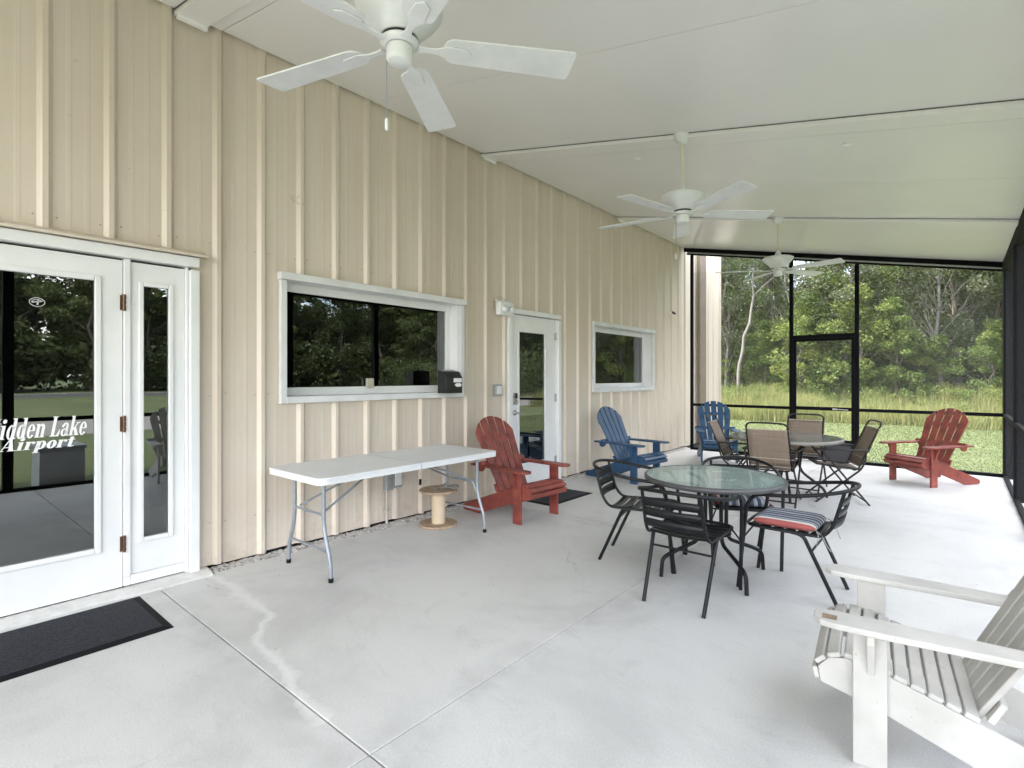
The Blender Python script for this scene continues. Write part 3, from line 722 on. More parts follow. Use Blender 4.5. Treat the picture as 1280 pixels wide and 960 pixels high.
sd.box(2.063, 2.883, YF + .004, YF + .044, 2.05, 2.10); sd.box(2.063, 2.883, YF + .004, YF + .044, 0.865, 0.925)
o = sd.build('door_stile', 'frame_black', fs)
b = MB(); b.box(2.016, 2.929, YF + .0, YF + .05, 2.102, 2.163); b.build('door_head', 'frame_black', fs)
b = MB(); b.box(2.063, 2.883, YF + .012, YF + .03, 0.01, 0.34); b.build('kick_panel', mat('kick_panel_grey', (0.05, 0.052, 0.06), None, 6, 0.5, 0.05), fs)
b = MB(); b.box(2.063, 2.883, YF + .002, YF + .046, 0.341, 0.375); b.build('kick_rail', 'frame_black', fs)
b = MB(); b.add([(2.063, YF + .02, .376), (2.883, YF + .02, .376), (2.883, YF + .02, .859), (2.063, YF + .02, .859)], [(0, 1, 2, 3)]); b.add([(2.063, YF + .02, .931), (2.883, YF + .02, .931), (2.883, YF + .02, 2.049), (2.063, YF + .02, 2.049)], [(0, 1, 2, 3)]); b.build('door_screen', 'screen', fs)
b = MB(); b.box(2.62, 2.68, YF - .03, YF + .003, 0.88, 0.905); b.tube([(2.66, YF - .02, 0.893), (2.84, YF - .02, 0.885)], 0.008, 8); b.build('door_closer', 'galv', fs)
rs = thing('screen_wall', 'long black framed insect screen wall down the right side of the porch', 'screen wall', (0, 0, 0))
posts = [10.18, 8.36, 6.52, 4.67, 2.80, 0.93, -0.94, -2.8]
for y in posts[1:]:
    b = MB(); b.box(XS, XS + .10, y - .05, y + .05, 0.0, ZC(XS + .10) - .01); b.build('post', 'frame_black', rs)
b = MB(); b.box(XS + .003, XS + .10, YF - .13, YF - .001, 0.0, ZC(XS + .10) - .01); b.build('corner_post', 'frame_black', rs)
b1, b2, b3 = MB(), MB(), MB()
for a, c in zip(posts, posts[1:]):
    b1.box(XS + .002, XS + .048, c + .051, a - .051, 0.865, 0.915); b2.box(XS + .002, XS + .048, c + .051, a - .051, 0.0, 0.045)
    for z0, z1 in ((.046, .864), (.916, ZC(XS) - .15)):
        b3.add([(XS + .025, c + .05, z0), (XS + .025, a - .05, z0), (XS + .025, a - .05, z1), (XS + .025, c + .05, z1)], [(0, 1, 2, 3)])
b1.build('rail', 'frame_black', rs); b2.build('sill', 'frame_black', rs); b3.build('screen_panel', 'screen', rs)
b = MB(); b.box(XS - .004, XS + .06, -3.2, YF - .001, ZC(XS) - .15, ZC(XS) - .02); b.build('header', 'frame_black', rs)
# grey cabinet outside, mirrored in the door glass
t = thing('utility_cabinet', 'low grey metal cabinet on the lawn, mirrored in the entry door glass', 'cabinet', (5.45, 1.52, GZ))
b = MB(); b.box(-.3, .3, -.24, .24, 0, 0.55); b.build('cabinet_body', 'grey_box', t, bevel=0.01)
b = MB(); b.box(-.32, .32, -.26, .26, 0.552, 0.60); b.build('lid', 'galv', t, bevel=0.01)

# ------------------------------------------------------------------ ceiling fans
def make_fan(loc, base, label, chain_z=0.33):
    f = thing('ceiling_fan', label, 'ceiling fan', loc, 0, 'white five-blade ceiling fans in a row')
    top = ZC(loc[0]) - loc[2]       # local ceiling height above the blade plane
    b = MB(); b.lathe([(0.075, top + .02), (0.078, top - .015), (0.06, top - .05), (0.03, top - .075), (0.018, top - .08)], 32); b.build('canopy', 'fan_white', f)
    b = MB(); b.tube([(0, 0, top - .07), (0, 0, 0.22)], 0.012, 12); b.build('downrod', 'fan_cream', f)
    b = MB(); b.lathe([(0.02, 0.265), (0.034, 0.235), (0.042, 0.205), (0.06, 0.186), (0.170, 0.178), (0.185, 0.168), (0.183, 0.152), (0.160, 0.120), (0.128, 0.085), (0.096, 0.052), (0.080, 0.04)], 48); b.build('motor_housing', 'fan_white', f)
    b = MB(); b.lathe([(0.074, 0.039), (0.074, 0.026)], 40); b.build('vent_ring', 'dark_plastic', f)
    b = MB(); b.lathe([(0.080, 0.025), (0.082, 0.018), (0.078, 0.010), (0.060, 0.002)], 40); b.build('flywheel', 'fan_white', f)
    b = MB(); b.lathe([(0.054, -0.001), (0.056, -0.045), (0.052, -0.060), (0.044, -0.066), (0.0, -0.068)], 32, caps=False); b.build('switch_housing', 'fan_cream' if False else 'fan_white', f)
    b = MB(); b.tube([(-.045, -.03, -.05), (-.047, -.032, -.06), (-.047, -.032, -chain_z)], 0.0022, 6); o = b.build('pull_chain', 'grey_tube', f)
    b = MB(); b.lathe([(0.003, 0.002), (0.0085, -0.006), (0.0085, -0.045), (0.006, -0.05)], 12, c=(-.047, -.032, -chain_z)); b.build('pull_knob', 'fan_white', o)
    for k in range(5):
        a = R(base + 72 * k)
        mx = Matrix.Rotation(a, 4, 'Z')
        b = MB()   # blade iron: curved arm that widens onto the blade
        b.prism([(0.08, -.022), (0.12, -.014), (0.16, -.016), (0.20, -.036), (0.285, -.03), (0.31, 0), (0.285, .03), (0.20, .036), (0.16, .016), (0.12, .014), (0.08, .022)], 0.0, 0.008, 'z', mx @ Matrix.Rotation(R(-8), 4, 'X'))
        iron = b.build('blade_iron', 'fan_white', f, bevel=0.003)
        b = MB(); w0, w1, r0, r1 = 0.068, 0.084, 0.185, 0.77
        pl = []
        for q in range(9):
            t_ = math.pi * (q / 8) + math.pi / 2; pl.append((r0 + 0.045 + 0.045 * math.cos(t_), w0 * math.sin(t_)))
        pl += [(r1 - .012, -w1), (r1, -w1 + .012), (r1, w1 - .012), (r1 - .012, w1)]
        b.prism(pl, 0.009, 0.017, 'z', mx @ Matrix.Rotation(R(-9), 4, 'X'))
        b.build('blade', 'fan_white', f, bevel=0.002)
    return f
make_fan((2.41, 1.405, 2.84), 52, 'nearest white five-blade ceiling fan, cut by the top of the view', 0.30)
make_fan((2.40, 4.46, 2.84), 41, 'middle white five-blade ceiling fan on a long rod')
make_fan((2.41, 7.60, 2.84), 62, 'farthest white ceiling fan, in front of the far screen wall')

# ------------------------------------------------------------------ folding table
ft = thing('folding_table', 'long white plastic folding table with grey bent tube legs against the wall', 'table', (0.53, 2.68, 0))
ZT = 0.735
def rrect(x0, x1, y0, y1, r, n=6):
    out = []
    for cx, cy, a in ((x1 - r, y1 - r, 0), (x0 + r, y1 - r, 90), (x0 + r, y0 + r, 180), (x1 - r, y0 + r, 270)):
        for k in range(n + 1):
            t_ = R(a + 90 * k / n); out.append((cx + r * math.cos(t_), cy + r * math.sin(t_)))
    return out
xa, xb, ya, yb = -0.39, 0.385, -0.80, 1.035
b = MB(); b.prism(rrect(xa, xb, ya, yb, 0.06), ZT - .018, ZT, 'z'); 
b.build('tabletop', 'plastic_white', ft, bevel=0.006, seg=3)
b = MB()
ra, rb_ = rrect(xa + .002, xb - .002, ya + .002, yb - .002, 0.058), rrect(xa + .03, xb - .03, ya + .03, yb - .03, 0.04)
n = len(ra)
def skz(p):   # moulded skirt, shallower in front of the legs
    d = 0.05
    if abs(p[1] - (ya)) < 0.12 and -0.12 < p[0] < 0.2: d = 0.022
    return ZT - d
vs = [(p[0], p[1], ZT - .017) for p in ra] + [(p[0], p[1], skz(p)) for p in ra] + [(p[0], p[1], skz(p)) for p in rb_] + [(p[0], p[1], ZT - .017) for p in rb_]
fcs = []
for k in range(3):
    for i in range(n): fcs.append((k * n + i, k * n + (i + 1) % n, (k + 1) * n + (i + 1) % n, (k + 1) * n + i))
b.add(vs, fcs, False); b.build('table_skirt', 'plastic_white', ft)
b = MB(); b.box(xb - .001, xb + .0015, 0.093, 0.097, ZT - .05, ZT - .003); b.box(xa, xb, 0.0935, 0.0965, ZT, ZT + .0008); b.build('fold_seam', mat('seam_grey', (0.35, 0.36, 0.37), None, 9, 0.6, 0), ft)
for ylg, s in ((-0.70, 1), (0.86, -1)):
    fr = None
    for sx in (-1, 1):
        b = MB(); xc = .065; x0 = sx * 0.24
        b.tube(rnd([(xc + x0 * .86, ylg, ZT - .03), (xc + x0 * .86, ylg, 0.36), (xc + x0 * 1.23, ylg, 0.14), (xc + x0 * 1.26, ylg, 0.02)], 0.09, 6), 0.0145, 12)
        lg = b.build('leg', 'grey_tube', ft)
        b = MB(); b.tube([(xc + x0 * 1.26, ylg, 0.03), (xc + x0 * 1.26, ylg, 0.0)], 0.0175, 12); b.build('foot_cap', 'rubber', lg)
    b = MB(); b.tube([(-.14, ylg, 0.45), (.27, ylg, 0.45)], 0.0095, 8); b.tube([(-.195, ylg, 0.20), (.325, ylg, 0.20)], 0.0095, 8)
    b.tube([(0.23, ylg + s * .02, 0.46), (0.10, ylg + s * 0.56, ZT - .04)], 0.009, 8); b.tube([(-.10, ylg + s * .02, 0.46), (0.02, ylg + s * 0.56, ZT - .04)], 0.009, 8)
    b.tube([(.23, ylg + s * .02, .46), (.27, ylg + s * .005, .36)], 0.011, 6)
    b.build('leg_brace', 'grey_tube', ft)
b = MB(); b.tube([(-.30, -.72, ZT - .035), (-.30, .9, ZT - .035)], 0.012, 8); b.tube([(.31, -.72, ZT - .035), (.31, .9, ZT - .035)], 0.012, 8); b.build('under_rail', 'grey_tube', ft)

# ------------------------------------------------------------------ cable spool
sp = thing('cable_spool', 'small wooden cable spool standing beside the folding table', 'spool', (0.385, 3.43, 0))
Lp = lambda r, z0, z1: [(r - .004, z0), (r, z0 + .004), (r, z1 - .004), (r - .004, z1)]
b = MB(); b.lathe(Lp(0.185, 0.0, 0.022), 40); b.build('bottom_flange', 'spool_wood', sp)
b = MB(); b.lathe(Lp(0.185, 0.325, 0.347), 40); b.build('top_flange', 'spool_wood', sp)
b = MB(); b.lathe([(0.066, 0.022), (0.066, 0.325)], 32, caps=False); b.build('drum', 'spool_drum', sp)
b = MB(); b.lathe([(0.02, 0.3471), (0.02, 0.3486), (0, 0.3486)], 16, c=(0, .0, 0), caps=False); b.build('arbor_hole', 'rubber', sp)
b = MB(); pts = []
random.seed(4)
for k in range(44):
    a = k / 43 * 2 * math.pi * 1.35 + 0.6
    pts.append((0.11 + 0.10 * math.cos(a), 0.07 + 0.075 * math.sin(a), 0.357 + 0.018 * abs(math.sin(a * 1.5)) + k * .0003))
pts += [(0.12, -0.02, 0.38), (0.03, -0.05, 0.36), (-.01, -.02, .357)]
b.tube(pts, 0.005, 8, mx=Matrix.Translation((-.02, -.01, 0))); o = b.build('coiled_cable', 'rope', None, loc=(0.385, 3.43, 0)); tag(o, 'loop of thin grey cable lying on top of the wooden spool', 'cable')

# ------------------------------------------------------------------ adirondack chairs
def make_adirondack(m, label, loc, ang, wear=False, seat_n=9, group='adirondack chairs on the porch', sc=1.0):
    c = thing('adirondack_chair', label, 'adirondack chair', loc, face(ang), group)
    c.scale = (sc, sc, sc)
    # stringers
    for s in (-1, 1):
        b = MB(); pr = [(0.155, 0.255), (0.165, 0.31), (0.13, 0.352), (0.07, 0.368), (-0.02, 0.355), (-.30, 0.262), (-.60, 0.150), (-.82, 0.065), (-.845, 0.035), (-.825, 0.004), (-.58, 0.002), (-.03, 0.205)]
        x0, x1 = sorted((s * 0.237, s * 0.262)); b.prism(pr, x0, x1, 'x'); b.build('stringer', m, c, bevel=0.004)
        b = MB(); x0, x1 = sorted((s * 0.264, s * 0.290)); b.box(x0, x1, -.055, .050, 0, .508); lg = b.build('leg', m, c, bevel=0.004)
        b = MB(); bx0, bx1 = sorted((s * 0.291, s * 0.313))
        b.prism([(s * .2915, .507), (s * .345, .507), (s * .343, .47), (s * .325, .43), (s * .305, .38), (s * .2915, .34)], -.018, .006, 'y'); b.build('arm_bracket', m, lg, bevel=0.003)
        b = MB(); b.prism([(-.57, .506), (-.57, .47), (-.54, .448), (-.50, .452), (-.47, .48), (-.455, .506)], *sorted((s * .268, s * .288)), 'x'); b.build('rear_bracket', m, c, bevel=0.003)
        # arm
        b = MB(); outl = [(0.235, -.56), (0.235, 0.10), (0.245, 0.15), (0.275, 0.175), (0.325, 0.175), (0.358, 0.15), (0.368, 0.10), (0.365, -.05), (0.335, -.45), (0.325, -.64), (0.255, -.64)]
        outl = [(s * u, v) for u, v in outl]
        if s < 0: outl = outl[::-1]
        b.prism(outl, 0.509, 0.532, 'z'); ar = b.build('arm', m, c, bevel=0.006, seg=3)
        if wear and s < 0:
            b = MB(); b.box(-.335, -.292, 0.098, 0.146, 0.5322, 0.5332); o = b.build('worn_patch', 'dirt_plate', ar)
    # seat slats follow the stringer top
    top = [(0.160, 0.270), (0.167, 0.305), (0.160, 0.325), (0.130, 0.354), (0.10, 0.364), (0.065, 0.370), (-0.02, 0.357), (-.30, 0.264), (-.46, 0.205)]
    def at(d):
        for a, e in zip(top, top[1:]):
            l = math.hypot(e[0] - a[0], e[1] - a[1])
            if d <= l: t_ = d / l; return (a[0] + (e[0] - a[0]) * t_, a[1] + (e[1] - a[1]) * t_, math.atan2(a[1] - e[1], a[0] - e[0]))
            d -= l
        return (top[-1][0], top[-1][1], math.atan2(top[-2][1] - top[-1][1], top[-2][0] - top[-1][0]))
    b = MB(); d = 0.018
    pitch = 0.0515
    while d < 0.56:
        y, z, an = at(d)
        mx = Matrix.Translation((0, y, z)) @ Matrix.Rotation(an, 4, 'X')
        b.box(-.266, .266, -.0215, .0215, -.001, 0.018, mx)
        d += pitch
    b.build('seat', m, c, bevel=0.006, seg=3)
    # back
    tilt = R(27)
    MBk = Matrix.Translation((0, -.302, 0.235)) @ Matrix.Rotation(tilt, 4, 'X')
    bk = MB(); Lb = 0.86; n = 5
    for i in range(n):
        k = i - 2
        wb, wt = 0.073, 0.094
        gb, gt = 0.010, 0.021
        cb, ct = k * (wb + gb), k * (wt + gt)
        pl = [(cb - wb / 2, 0), (cb + wb / 2, 0)]
        def ht(x): 
            rr = 0.36; return Lb - rr + math.sqrt(max(0.0, rr * rr - x * x * 1.25))
        for q in range(7):
            x = ct + wt / 2 - wt * q / 6; pl.append((x, ht(x)))
        bk.prism(pl, -.010, .010, 'y', MBk)
    bk.build('backrest', m, c, bevel=0.005, seg=2)
    b = MB(); b.box(-.235, .235, -.032, -.0115, .04, .12, MBk); b.box(-.25, .25, -.034, -.0115, .60, .65, MBk)
    b.box(-.33, .33, -.050, -.0115, .330, .375, MBk)
    b.build('back_brace', m, c, bevel=0.003)
    b = MB(); b.box(-.236, .236, -.02, 0.0, .215, .30); b.build('front_brace', m, c, bevel=0.003)
    return c
make_adirondack('red', 'red adirondack chair beside the folding table, back to the wall', (0.985, 4.21, 0), -4)
make_adirondack('blue', 'blue adirondack chair under the far window, facing the round glass table', (0.955, 6.70, 0), -7)
make_adirondack('blue', 'blue adirondack chair in the far left corner by the screen wall', (1.17, 8.98, 0), -63)
make_adirondack('red', 'red adirondack chair alone in the far right corner of the porch', (3.76, 8.885, 0), 235)
make_adirondack('white_wood', 'weathered white adirondack chair cut off at the lower right edge', (3.955, 2.60, 0), 185.6, True)

# ------------------------------------------------------------------ round glass table
rt = thing('glass_table', 'round frosted glass patio table with a dark rim among four black chairs', 'table', (2.865, 3.885, 0), R(3))
b = MB(); RT = 0.485
b.lathe([(RT - .02, .672), (RT, .678), (RT + .004, .695), (RT, .708), (RT - .012, .712), (RT - .016, .708)], 72, caps=False); b.build('table_rim', 'table_rim', rt)
b = MB(); b.lathe([(0, .702), (RT - .0155, .702), (RT - .0155, .708), (0, .708)], 72, caps=False, smooth=False); b.build('tabletop', 'table_glass', rt)
for k in range(4):
    a = R(45 + 90 * k + 2); ca, sa = math.cos(a), math.sin(a)
    P = lambda r, z: (ca * r, sa * r, z)
    b = MB(); b.tube(rnd([P(.36, .670), P(.12, .655), P(.105, .50), P(.105, .30), P(.13, .24), P(.33, .165), P(.395, .13), P(.405, 0)], 0.06, 6), 0.014, 12)
    b.build('leg', 'black_metal', rt)
b = MB(); pts = [(0.118 * math.cos(R(6 * k)), 0.118 * math.sin(R(6 * k)), .30) for k in range(60)]; b.tube(pts, 0.008, 8, True); b.build('ring_brace', 'black_metal', rt); b = MB()
pts = [(0.118 * math.cos(R(6 * k)), 0.118 * math.sin(R(6 * k)), .62) for k in range(60)]; b.tube(pts, 0.008, 8, True); b.build('ring_brace', 'black_metal', rt)

# ------------------------------------------------------------------ black tube armchairs
def make_tube_chair(label, loc, ang):
    c = thing('patio_chair', label, 'patio chair', loc, face(ang), 'black tube patio chairs around the round table')
    r = 0.0125
    half = [(.235, .29, 0), (.262, .225, .585), (.268, .17, .655), (.278, -.04, .672), (.268, -.20, .70), (.20, -.315, .722), (.10, -.365, .733), (0, -.378, .736)]
    loop = half + [(-x, y, z) for x, y, z in half[:-1][::-1]]
    b = MB(); b.tube(rnd(loop, 0.07, 6), r, 12); b.build('arm_loop', 'black_metal', c)
    for s in (1, -1):
        b = MB(); b.tube(rnd([(s * .205, -.03, .428), (s * .205, -.10, .420), (s * .190, -.29, 0)], 0.06, 6), r, 12); b.build('leg', 'black_metal', c)
    # seat side tubes sweep up into the back uprights
    b = MB(); h = [(.185, -.325, .722), (.190, -.265, .50), (.196, -.21, .425), (.215, .12, .43), (.205, .225, .432), (.13, .255, .432), (0, .26, .432)]
    lp = h + [(-x, y, z) for x, y, z in h[:-1][::-1]]
    b.tube(rnd(lp, 0.06, 6), r * .85, 12)
    b.tube([(-.196, -.15, .29 + .04), (.196, -.15, .29 + .04)], .0075, 8)
    b.tube([(-.25, .265, .33), (-.20, .20, .428)], .006, 6); b.tube([(.25, .265, .33), (.20, .20, .428)], .006, 6)
    b.build('seat_frame', 'black_metal', c)
    b = MB()
    for k in range(6):
        y = -.165 + k * .074; n = 8; w = .202
        vs = []
        for i in range(n + 1):
            x = -w + 2 * w * i / n; z = .436 - .012 * (1 - (x / w) ** 2)
            for dy in (-.030, .030):
                for dz in (0, -.005): vs.append((x, y + dy, z + dz))
        fs_ = []
        for i in range(n):
            q = i * 4; fs_ += [(q, q + 2, q + 6, q + 4), (q + 1, q + 5, q + 7, q + 3), (q, q + 4, q + 5, q + 1), (q + 2, q + 3, q + 7, q + 6)]
        b.add(vs, fs_, True)
    b.build('seat', 'black_metal', c)
    b = MB()
    for z, yy in ((.650, -.304), (.582, -.288), (.512, -.272)):
        n = 8; w = .186; vs = []
        for i in range(n + 1):
            x = -w + 2 * w * i / n; y = yy - .022 * (1 - (x / w) ** 2)
            for dz in (-.0275, .0275):
                for dy in (0, -.004): vs.append((x, y + dy - dz * .28, z + dz))
        fs_ = []
        for i in range(n):
            q = i * 4; fs_ += [(q, q + 2, q + 6, q + 4), (q + 1, q + 5, q + 7, q + 3), (q, q + 4, q + 5, q + 1), (q + 2, q + 3, q + 7, q + 6)]
        b.add(vs, fs_, True)
    b.build('backrest', 'black_metal', c)
    return c
cA = make_tube_chair('black slatted armchair nearest the view, its back turned', (2.885, 3.40, 0), 91)
dup(cA, (2.317, 3.85, 0), face(14), 'black slatted armchair left of the round table, bare seat, facing right')
cC = dup(cA, (3.375, 3.975, 0), face(180), 'black armchair with striped seat cushion right of the round table')
cD = dup(cA, (2.90, 4.40, 0), face(-64), 'black armchair with striped cushion behind the round glass table')
def cushion(loc, ang, label):
    me = bpy.data.meshes.new('seat_cushion'); bm = bmesh.new(); n = 14; S = .205
    grid = {}
    for side in (0, 1):
        for i in range(n + 1):
            for j in range(n + 1):
                u = -1 + 2 * i / n; v = -1 + 2 * j / n
                k = (1 - u ** 6) * (1 - v ** 6); hgt = .020 + .026 * k ** .5
                # rounded square
                q = 1 - .06 * (abs(u) * abs(v)) ** 3
                edge = (i in (0, n)) or (j in (0, n))
                if side == 1 and edge: grid[(1, i, j)] = grid[(0, i, j)]; continue
                z = hgt if side == 0 else -.012 * k ** .5 - .004
                if edge: z = .014 if side == 0 else z
                x, y = u * S * q, v * S * q
                if side == 0: z -= .007 * math.exp(-((u * .0 + v * .0) ** 2)) * (1 if (abs(u) < .08 and abs(v) < .08) else 0)
                grid[(side, i, j)] = bm.verts.new((x, y, z + .012))
    for side in (0, 1):
        for i in range(n):
            for j in range(n):
                q = [grid[(side, i, j)], grid[(side, i + 1, j)], grid[(side, i + 1, j + 1)], grid[(side, i, j + 1)]]
                if side: q = q[::-1]
                try: bm.faces.new(q).smooth = True
                except ValueError: pass
    bm.to_mesh(me); bm.free(); me.materials.append(M['cushion'])
    o = bpy.data.objects.new('seat_cushion', me); COL.objects.link(o); o.location = loc; o.rotation_euler = (0, 0, face(ang))
    sm = o.modifiers.new('s', 'SUBSURF'); sm.levels = 1; sm.render_levels = 1
    tag(o, label, 'cushion', 'striped seat cushions')
    b = MB()
    for s in (-1, 1):
        b.tube(rnd([(s * .19, -.19, .02), (s * .205, -.225, -.0), (s * .20, -.25, -.06), (s * .17, -.27, -.10)], .03), .003, 6); b.tube(rnd([(s * .19, -.19, .02), (s * .215, -.21, -.0), (s * .23, -.20, -.07)], .02), .003, 6)
    b.build('tie_string', mat('tie_' + str(len(bpy.data.materials)), (0.3, 0.3, 0.32), None, 9, .8, 0), o)
    return o
cushion((3.375 - .02, 3.975, .438), 180, 'striped red, white and navy cushion on the chair right of the round table')
cushion((2.90, 4.385, .438), -64, 'striped cushion on the chair behind the round glass table')

# ------------------------------------------------------------------ second table and sling chairs
t2 = thing('patio_table', 'round taupe rimmed patio table among the tan sling chairs near the screen', 'table', (2.62, 7.03, 0))
RT = 0.62
b = MB(); b.lathe([(RT - .03, .672), (RT - .003, .676), (RT, .705), (RT - .01, .712), (RT - .03, .712)], 72, caps=False); b.build('table_rim', 'taupe_rim', t2)
b = MB(); b.lathe([(0, .702), (RT - .029, .702), (RT - .029, .7105), (0, .7105)], 72, caps=False, smooth=False); b.build('tabletop', mat('grey_table_glass', (0.20, 0.21, 0.21), None, 9, 0.12, 0.05, 90, 0.001), t2)
for k in range(4):
    a = R(20 + 90 * k); ca, sa = math.cos(a), math.sin(a); P = lambda r, z: (ca * r, sa * r, z)
    b = MB(); b.tube(rnd([P(.50, .672), P(.18, .65), P(.15, .45), P(.17, .30), P(.42, .10), P(.45, 0)], .1, 6), .0155, 12); b.build('leg', 'brown_metal', t2)
b = MB(); b.tube([(0.16 * math.cos(R(6 * k)), 0.16 * math.sin(R(6 * k)), .42) for k in range(60)], 0.008, 8, True); b.build('ring_brace', 'brown_metal', t2)
def sheet(b, rows, th=.004):
    """rows of (left, right) 3D points -> a thin closed cloth"""
    n = len(rows); vs = []
    for l, r_ in rows:
        l = Vector(l); r_ = Vector(r_)
        for k in range(7): vs.append(l.lerp(r_, k / 6))
    nn = len(vs)
    off = Vector((0, -th, -th * .5)); vs2 = [v + off for v in vs]
    fs_ = []
    for i in range(n - 1):
        for k in range(6):
            a = i * 7 + k; fs_.append((a, a + 1, a + 8, a + 7)); fs_.append((a + nn, a + 7 + nn, a + 8 + nn, a + 1 + nn))
    per = [k for k in range(7)] + [i * 7 + 6 for i in range(1, n)] + [(n - 1) * 7 + k for k in range(5, -1, -1)] + [i * 7 for i in range(n - 2, 0, -1)]
    for a, c_ in zip(per, per[1:] + per[:1]): fs_.append((a, a + nn, c_ + nn, c_))
    b.add(vs + vs2, fs_, True)
def make_sling(label, loc, ang):
    c = thing('folding_chair', label, 'folding chair', loc, face(ang), 'tan sling folding chairs around the far table')
    r = .0105
    b = MB(); hb = [(.215, -.17, .39), (.215, -.29, .66), (.210, -.395, .90), (.17, -.41, .925), (0, -.413, .93)]
    b.tube(rnd(hb + [(-x, y, z) for x, y, z in hb[:-1][::-1]], .05, 6), r, 10)
    bl = [(.215, -.165, .40), (.17, -.15, .372), (0, -.15, .37)]
    b.tube(rnd(bl + [(-x, y, z) for x, y, z in bl[:-1][::-1]], .04, 5), r * .8, 8)
    b.build('back_frame', 'brown_metal', c)
    b = MB(); rows = []
    for k in range(7):
        t_ = k / 6; z = .43 + t_ * .42; y = -.190 - (z - .43) * .44; rows.append(((-.222, y, z), (.222, y, z)))
    sheet(b, rows); b.build('backrest', 'sling', c)
    b = MB()
    for z_ in (.428, .52, .852): 
        y = -.188 - (z_ - .43) * .44; b.box(-.224, .224, y - .008, y + .003, z_ - .006, z_ + .006)
    b.build('back_hem', mat('sling_hem', (0.42, 0.37, 0.30), None, 20, .8, 0), c)
    b = MB(); rows = []
    for k in range(7):
        t_ = k / 6; y = -.20 + t_ * .44; z = .395 + t_ * .045 - .022 * math.sin(math.pi * t_); rows.append(((-.215, y, z), (.215, y, z)))
    sheet(b, rows); b.build('seat', 'sling', c)
    for s in (1, -1):
        b = MB(); b.tube([(s * .262, -.27, 0), (s * .262, .20, .60)], r, 10); b.build('leg', 'brown_metal', c)
        b = MB(); b.tube(rnd([(s * .238, .26, 0), (s * .238, -.20, .40), (s * .238, -.235, .50)], .05), r, 10); b.build('leg', 'brown_metal', c)
        b = MB(); b.tube([(s * .222, -.20, .392), (s * .222, .25, .44)], r, 10); b.build('seat_rail', 'brown_metal', c)
        b = MB(); b.prism(rrect(s * .262 - .024, s * .262 + .024, -.27, .27, .02), .60, .620, 'z'); b.build('arm', 'brown_metal', c, bevel=.005)
        b = MB(); b.tube([(s * .25, -.235, .50), (s * .262, -.235, .598)], r * .9, 8); b.tube([(s * .215, -.30, .655), (s * .262, -.25, .60)], r * .7, 8); b.build('arm_post', 'brown_metal', c)
    for w_, y_, z_ in ((.262, -.235, .045), (.238, .225, .03), (.238, .25, .44)):
        b = MB(); b.tube([(-w_, y_, z_), (w_, y_, z_)], r * .85, 8); b.build('cross_bar', 'brown_metal', c)
    return c
E1 = make_sling('tan sling folding chair with its back to the view, before the far table', (2.60, 6.62, 0), 93)
dup(E1, (3.13, 7.17, 0), face(203), 'tan sling folding chair seen sideways right of the far table')
dup(E1, (2.67, 7.62, 0), face(-88), 'tan sling folding chair behind the far table, facing the view')
dup(E1, (2.13, 7.06, 0), face(5), 'tan sling folding chair left of the far table by the blue chair')

# ------------------------------------------------------------------ door mats
def doormat(name, label, x0, x1, y0, y1, rz=0):
    cx, cy = (x0 + x1) / 2, (y0 + y1) / 2; hx, hy = (x1 - x0) / 2, (y1 - y0) / 2
    t = thing(name, label, 'door mat', (cx, cy, 0), rz)
    b = MB(); b.box(-hx + .045, hx - .045, -hy + .045, hy - .045, 0.001, 0.012); b.build('ribbed_field', 'mat', t)
    b = MB()
    o = [(-hx, -hy), (hx, -hy), (hx, hy), (-hx, hy)]; i_ = [(-hx + .045, -hy + .045), (hx - .045, -hy + .045), (hx - .045, hy - .045), (-hx + .045, hy - .045)]
    vs = [(x, y, .001) for x, y in o] + [(x, y, .011) for x, y in i_]
    b.add(vs, [(k, (k + 1) % 4, 4 + (k + 1) % 4, 4 + k) for k in range(4)]); b.build('beveled_edge', 'rubber', t)
doormat('door_mat', 'long black rubber mat in front of the lettered entry door', 0.155, 0.815, -0.35, 1.045)
doormat('door_mat', 'black rubber mat in front of the side door behind the red chair', 0.16, 0.80, 4.72, 5.60)

# ------------------------------------------------------------------ vegetation
def leaf_quads(b, c, r, n, size, squash=.8, droop=0.0):
    for _ in range(n):
        while True:
            d = Vector((random.uniform(-1, 1), random.uniform(-1, 1), random.uniform(-1, 1)))
            if .05 < d.length < 1: break
        d *= (random.random() ** .25) / max(d.length, .3) if False else 1.0
        p = Vector(c) + Vector((d.x * r, d.y * r, d.z * r * squash))
        s = size * random.uniform(.55, 1.35)
        u = Vector((random.gauss(0, 1), random.gauss(0, 1), random.gauss(0, .7) - droop)).normalized()
        w = u.cross(Vector((random.gauss(0, 1), random.gauss(0, 1), random.gauss(0, 1)))).normalized()
        o = len(b.v); b.v += [(p - u * s * .5)[:], (p + w * s * .32)[:], (p + u * s * .5)[:], (p - w * s * .32)[:]]
        b.f.append([o, o + 1, o + 2, o + 3]); b.sm.append(False)
def branch(b, p0, p1, r0, r1, n=6, wob=.1):
    p0 = Vector(p0); p1 = Vector(p1); L_ = (p1 - p0).length; pts = []
    for i in range(n + 1):
        t_ = i / n; q = p0.lerp(p1, t_)
        if 0 < i < n: q += Vector((random.gauss(0, wob), random.gauss(0, wob), 0)) * L_ * .12
        pts.append(q)
    b.tube(pts, [r0 + (r1 - r0) * i / n for i in range(n + 1)], 7); return pts
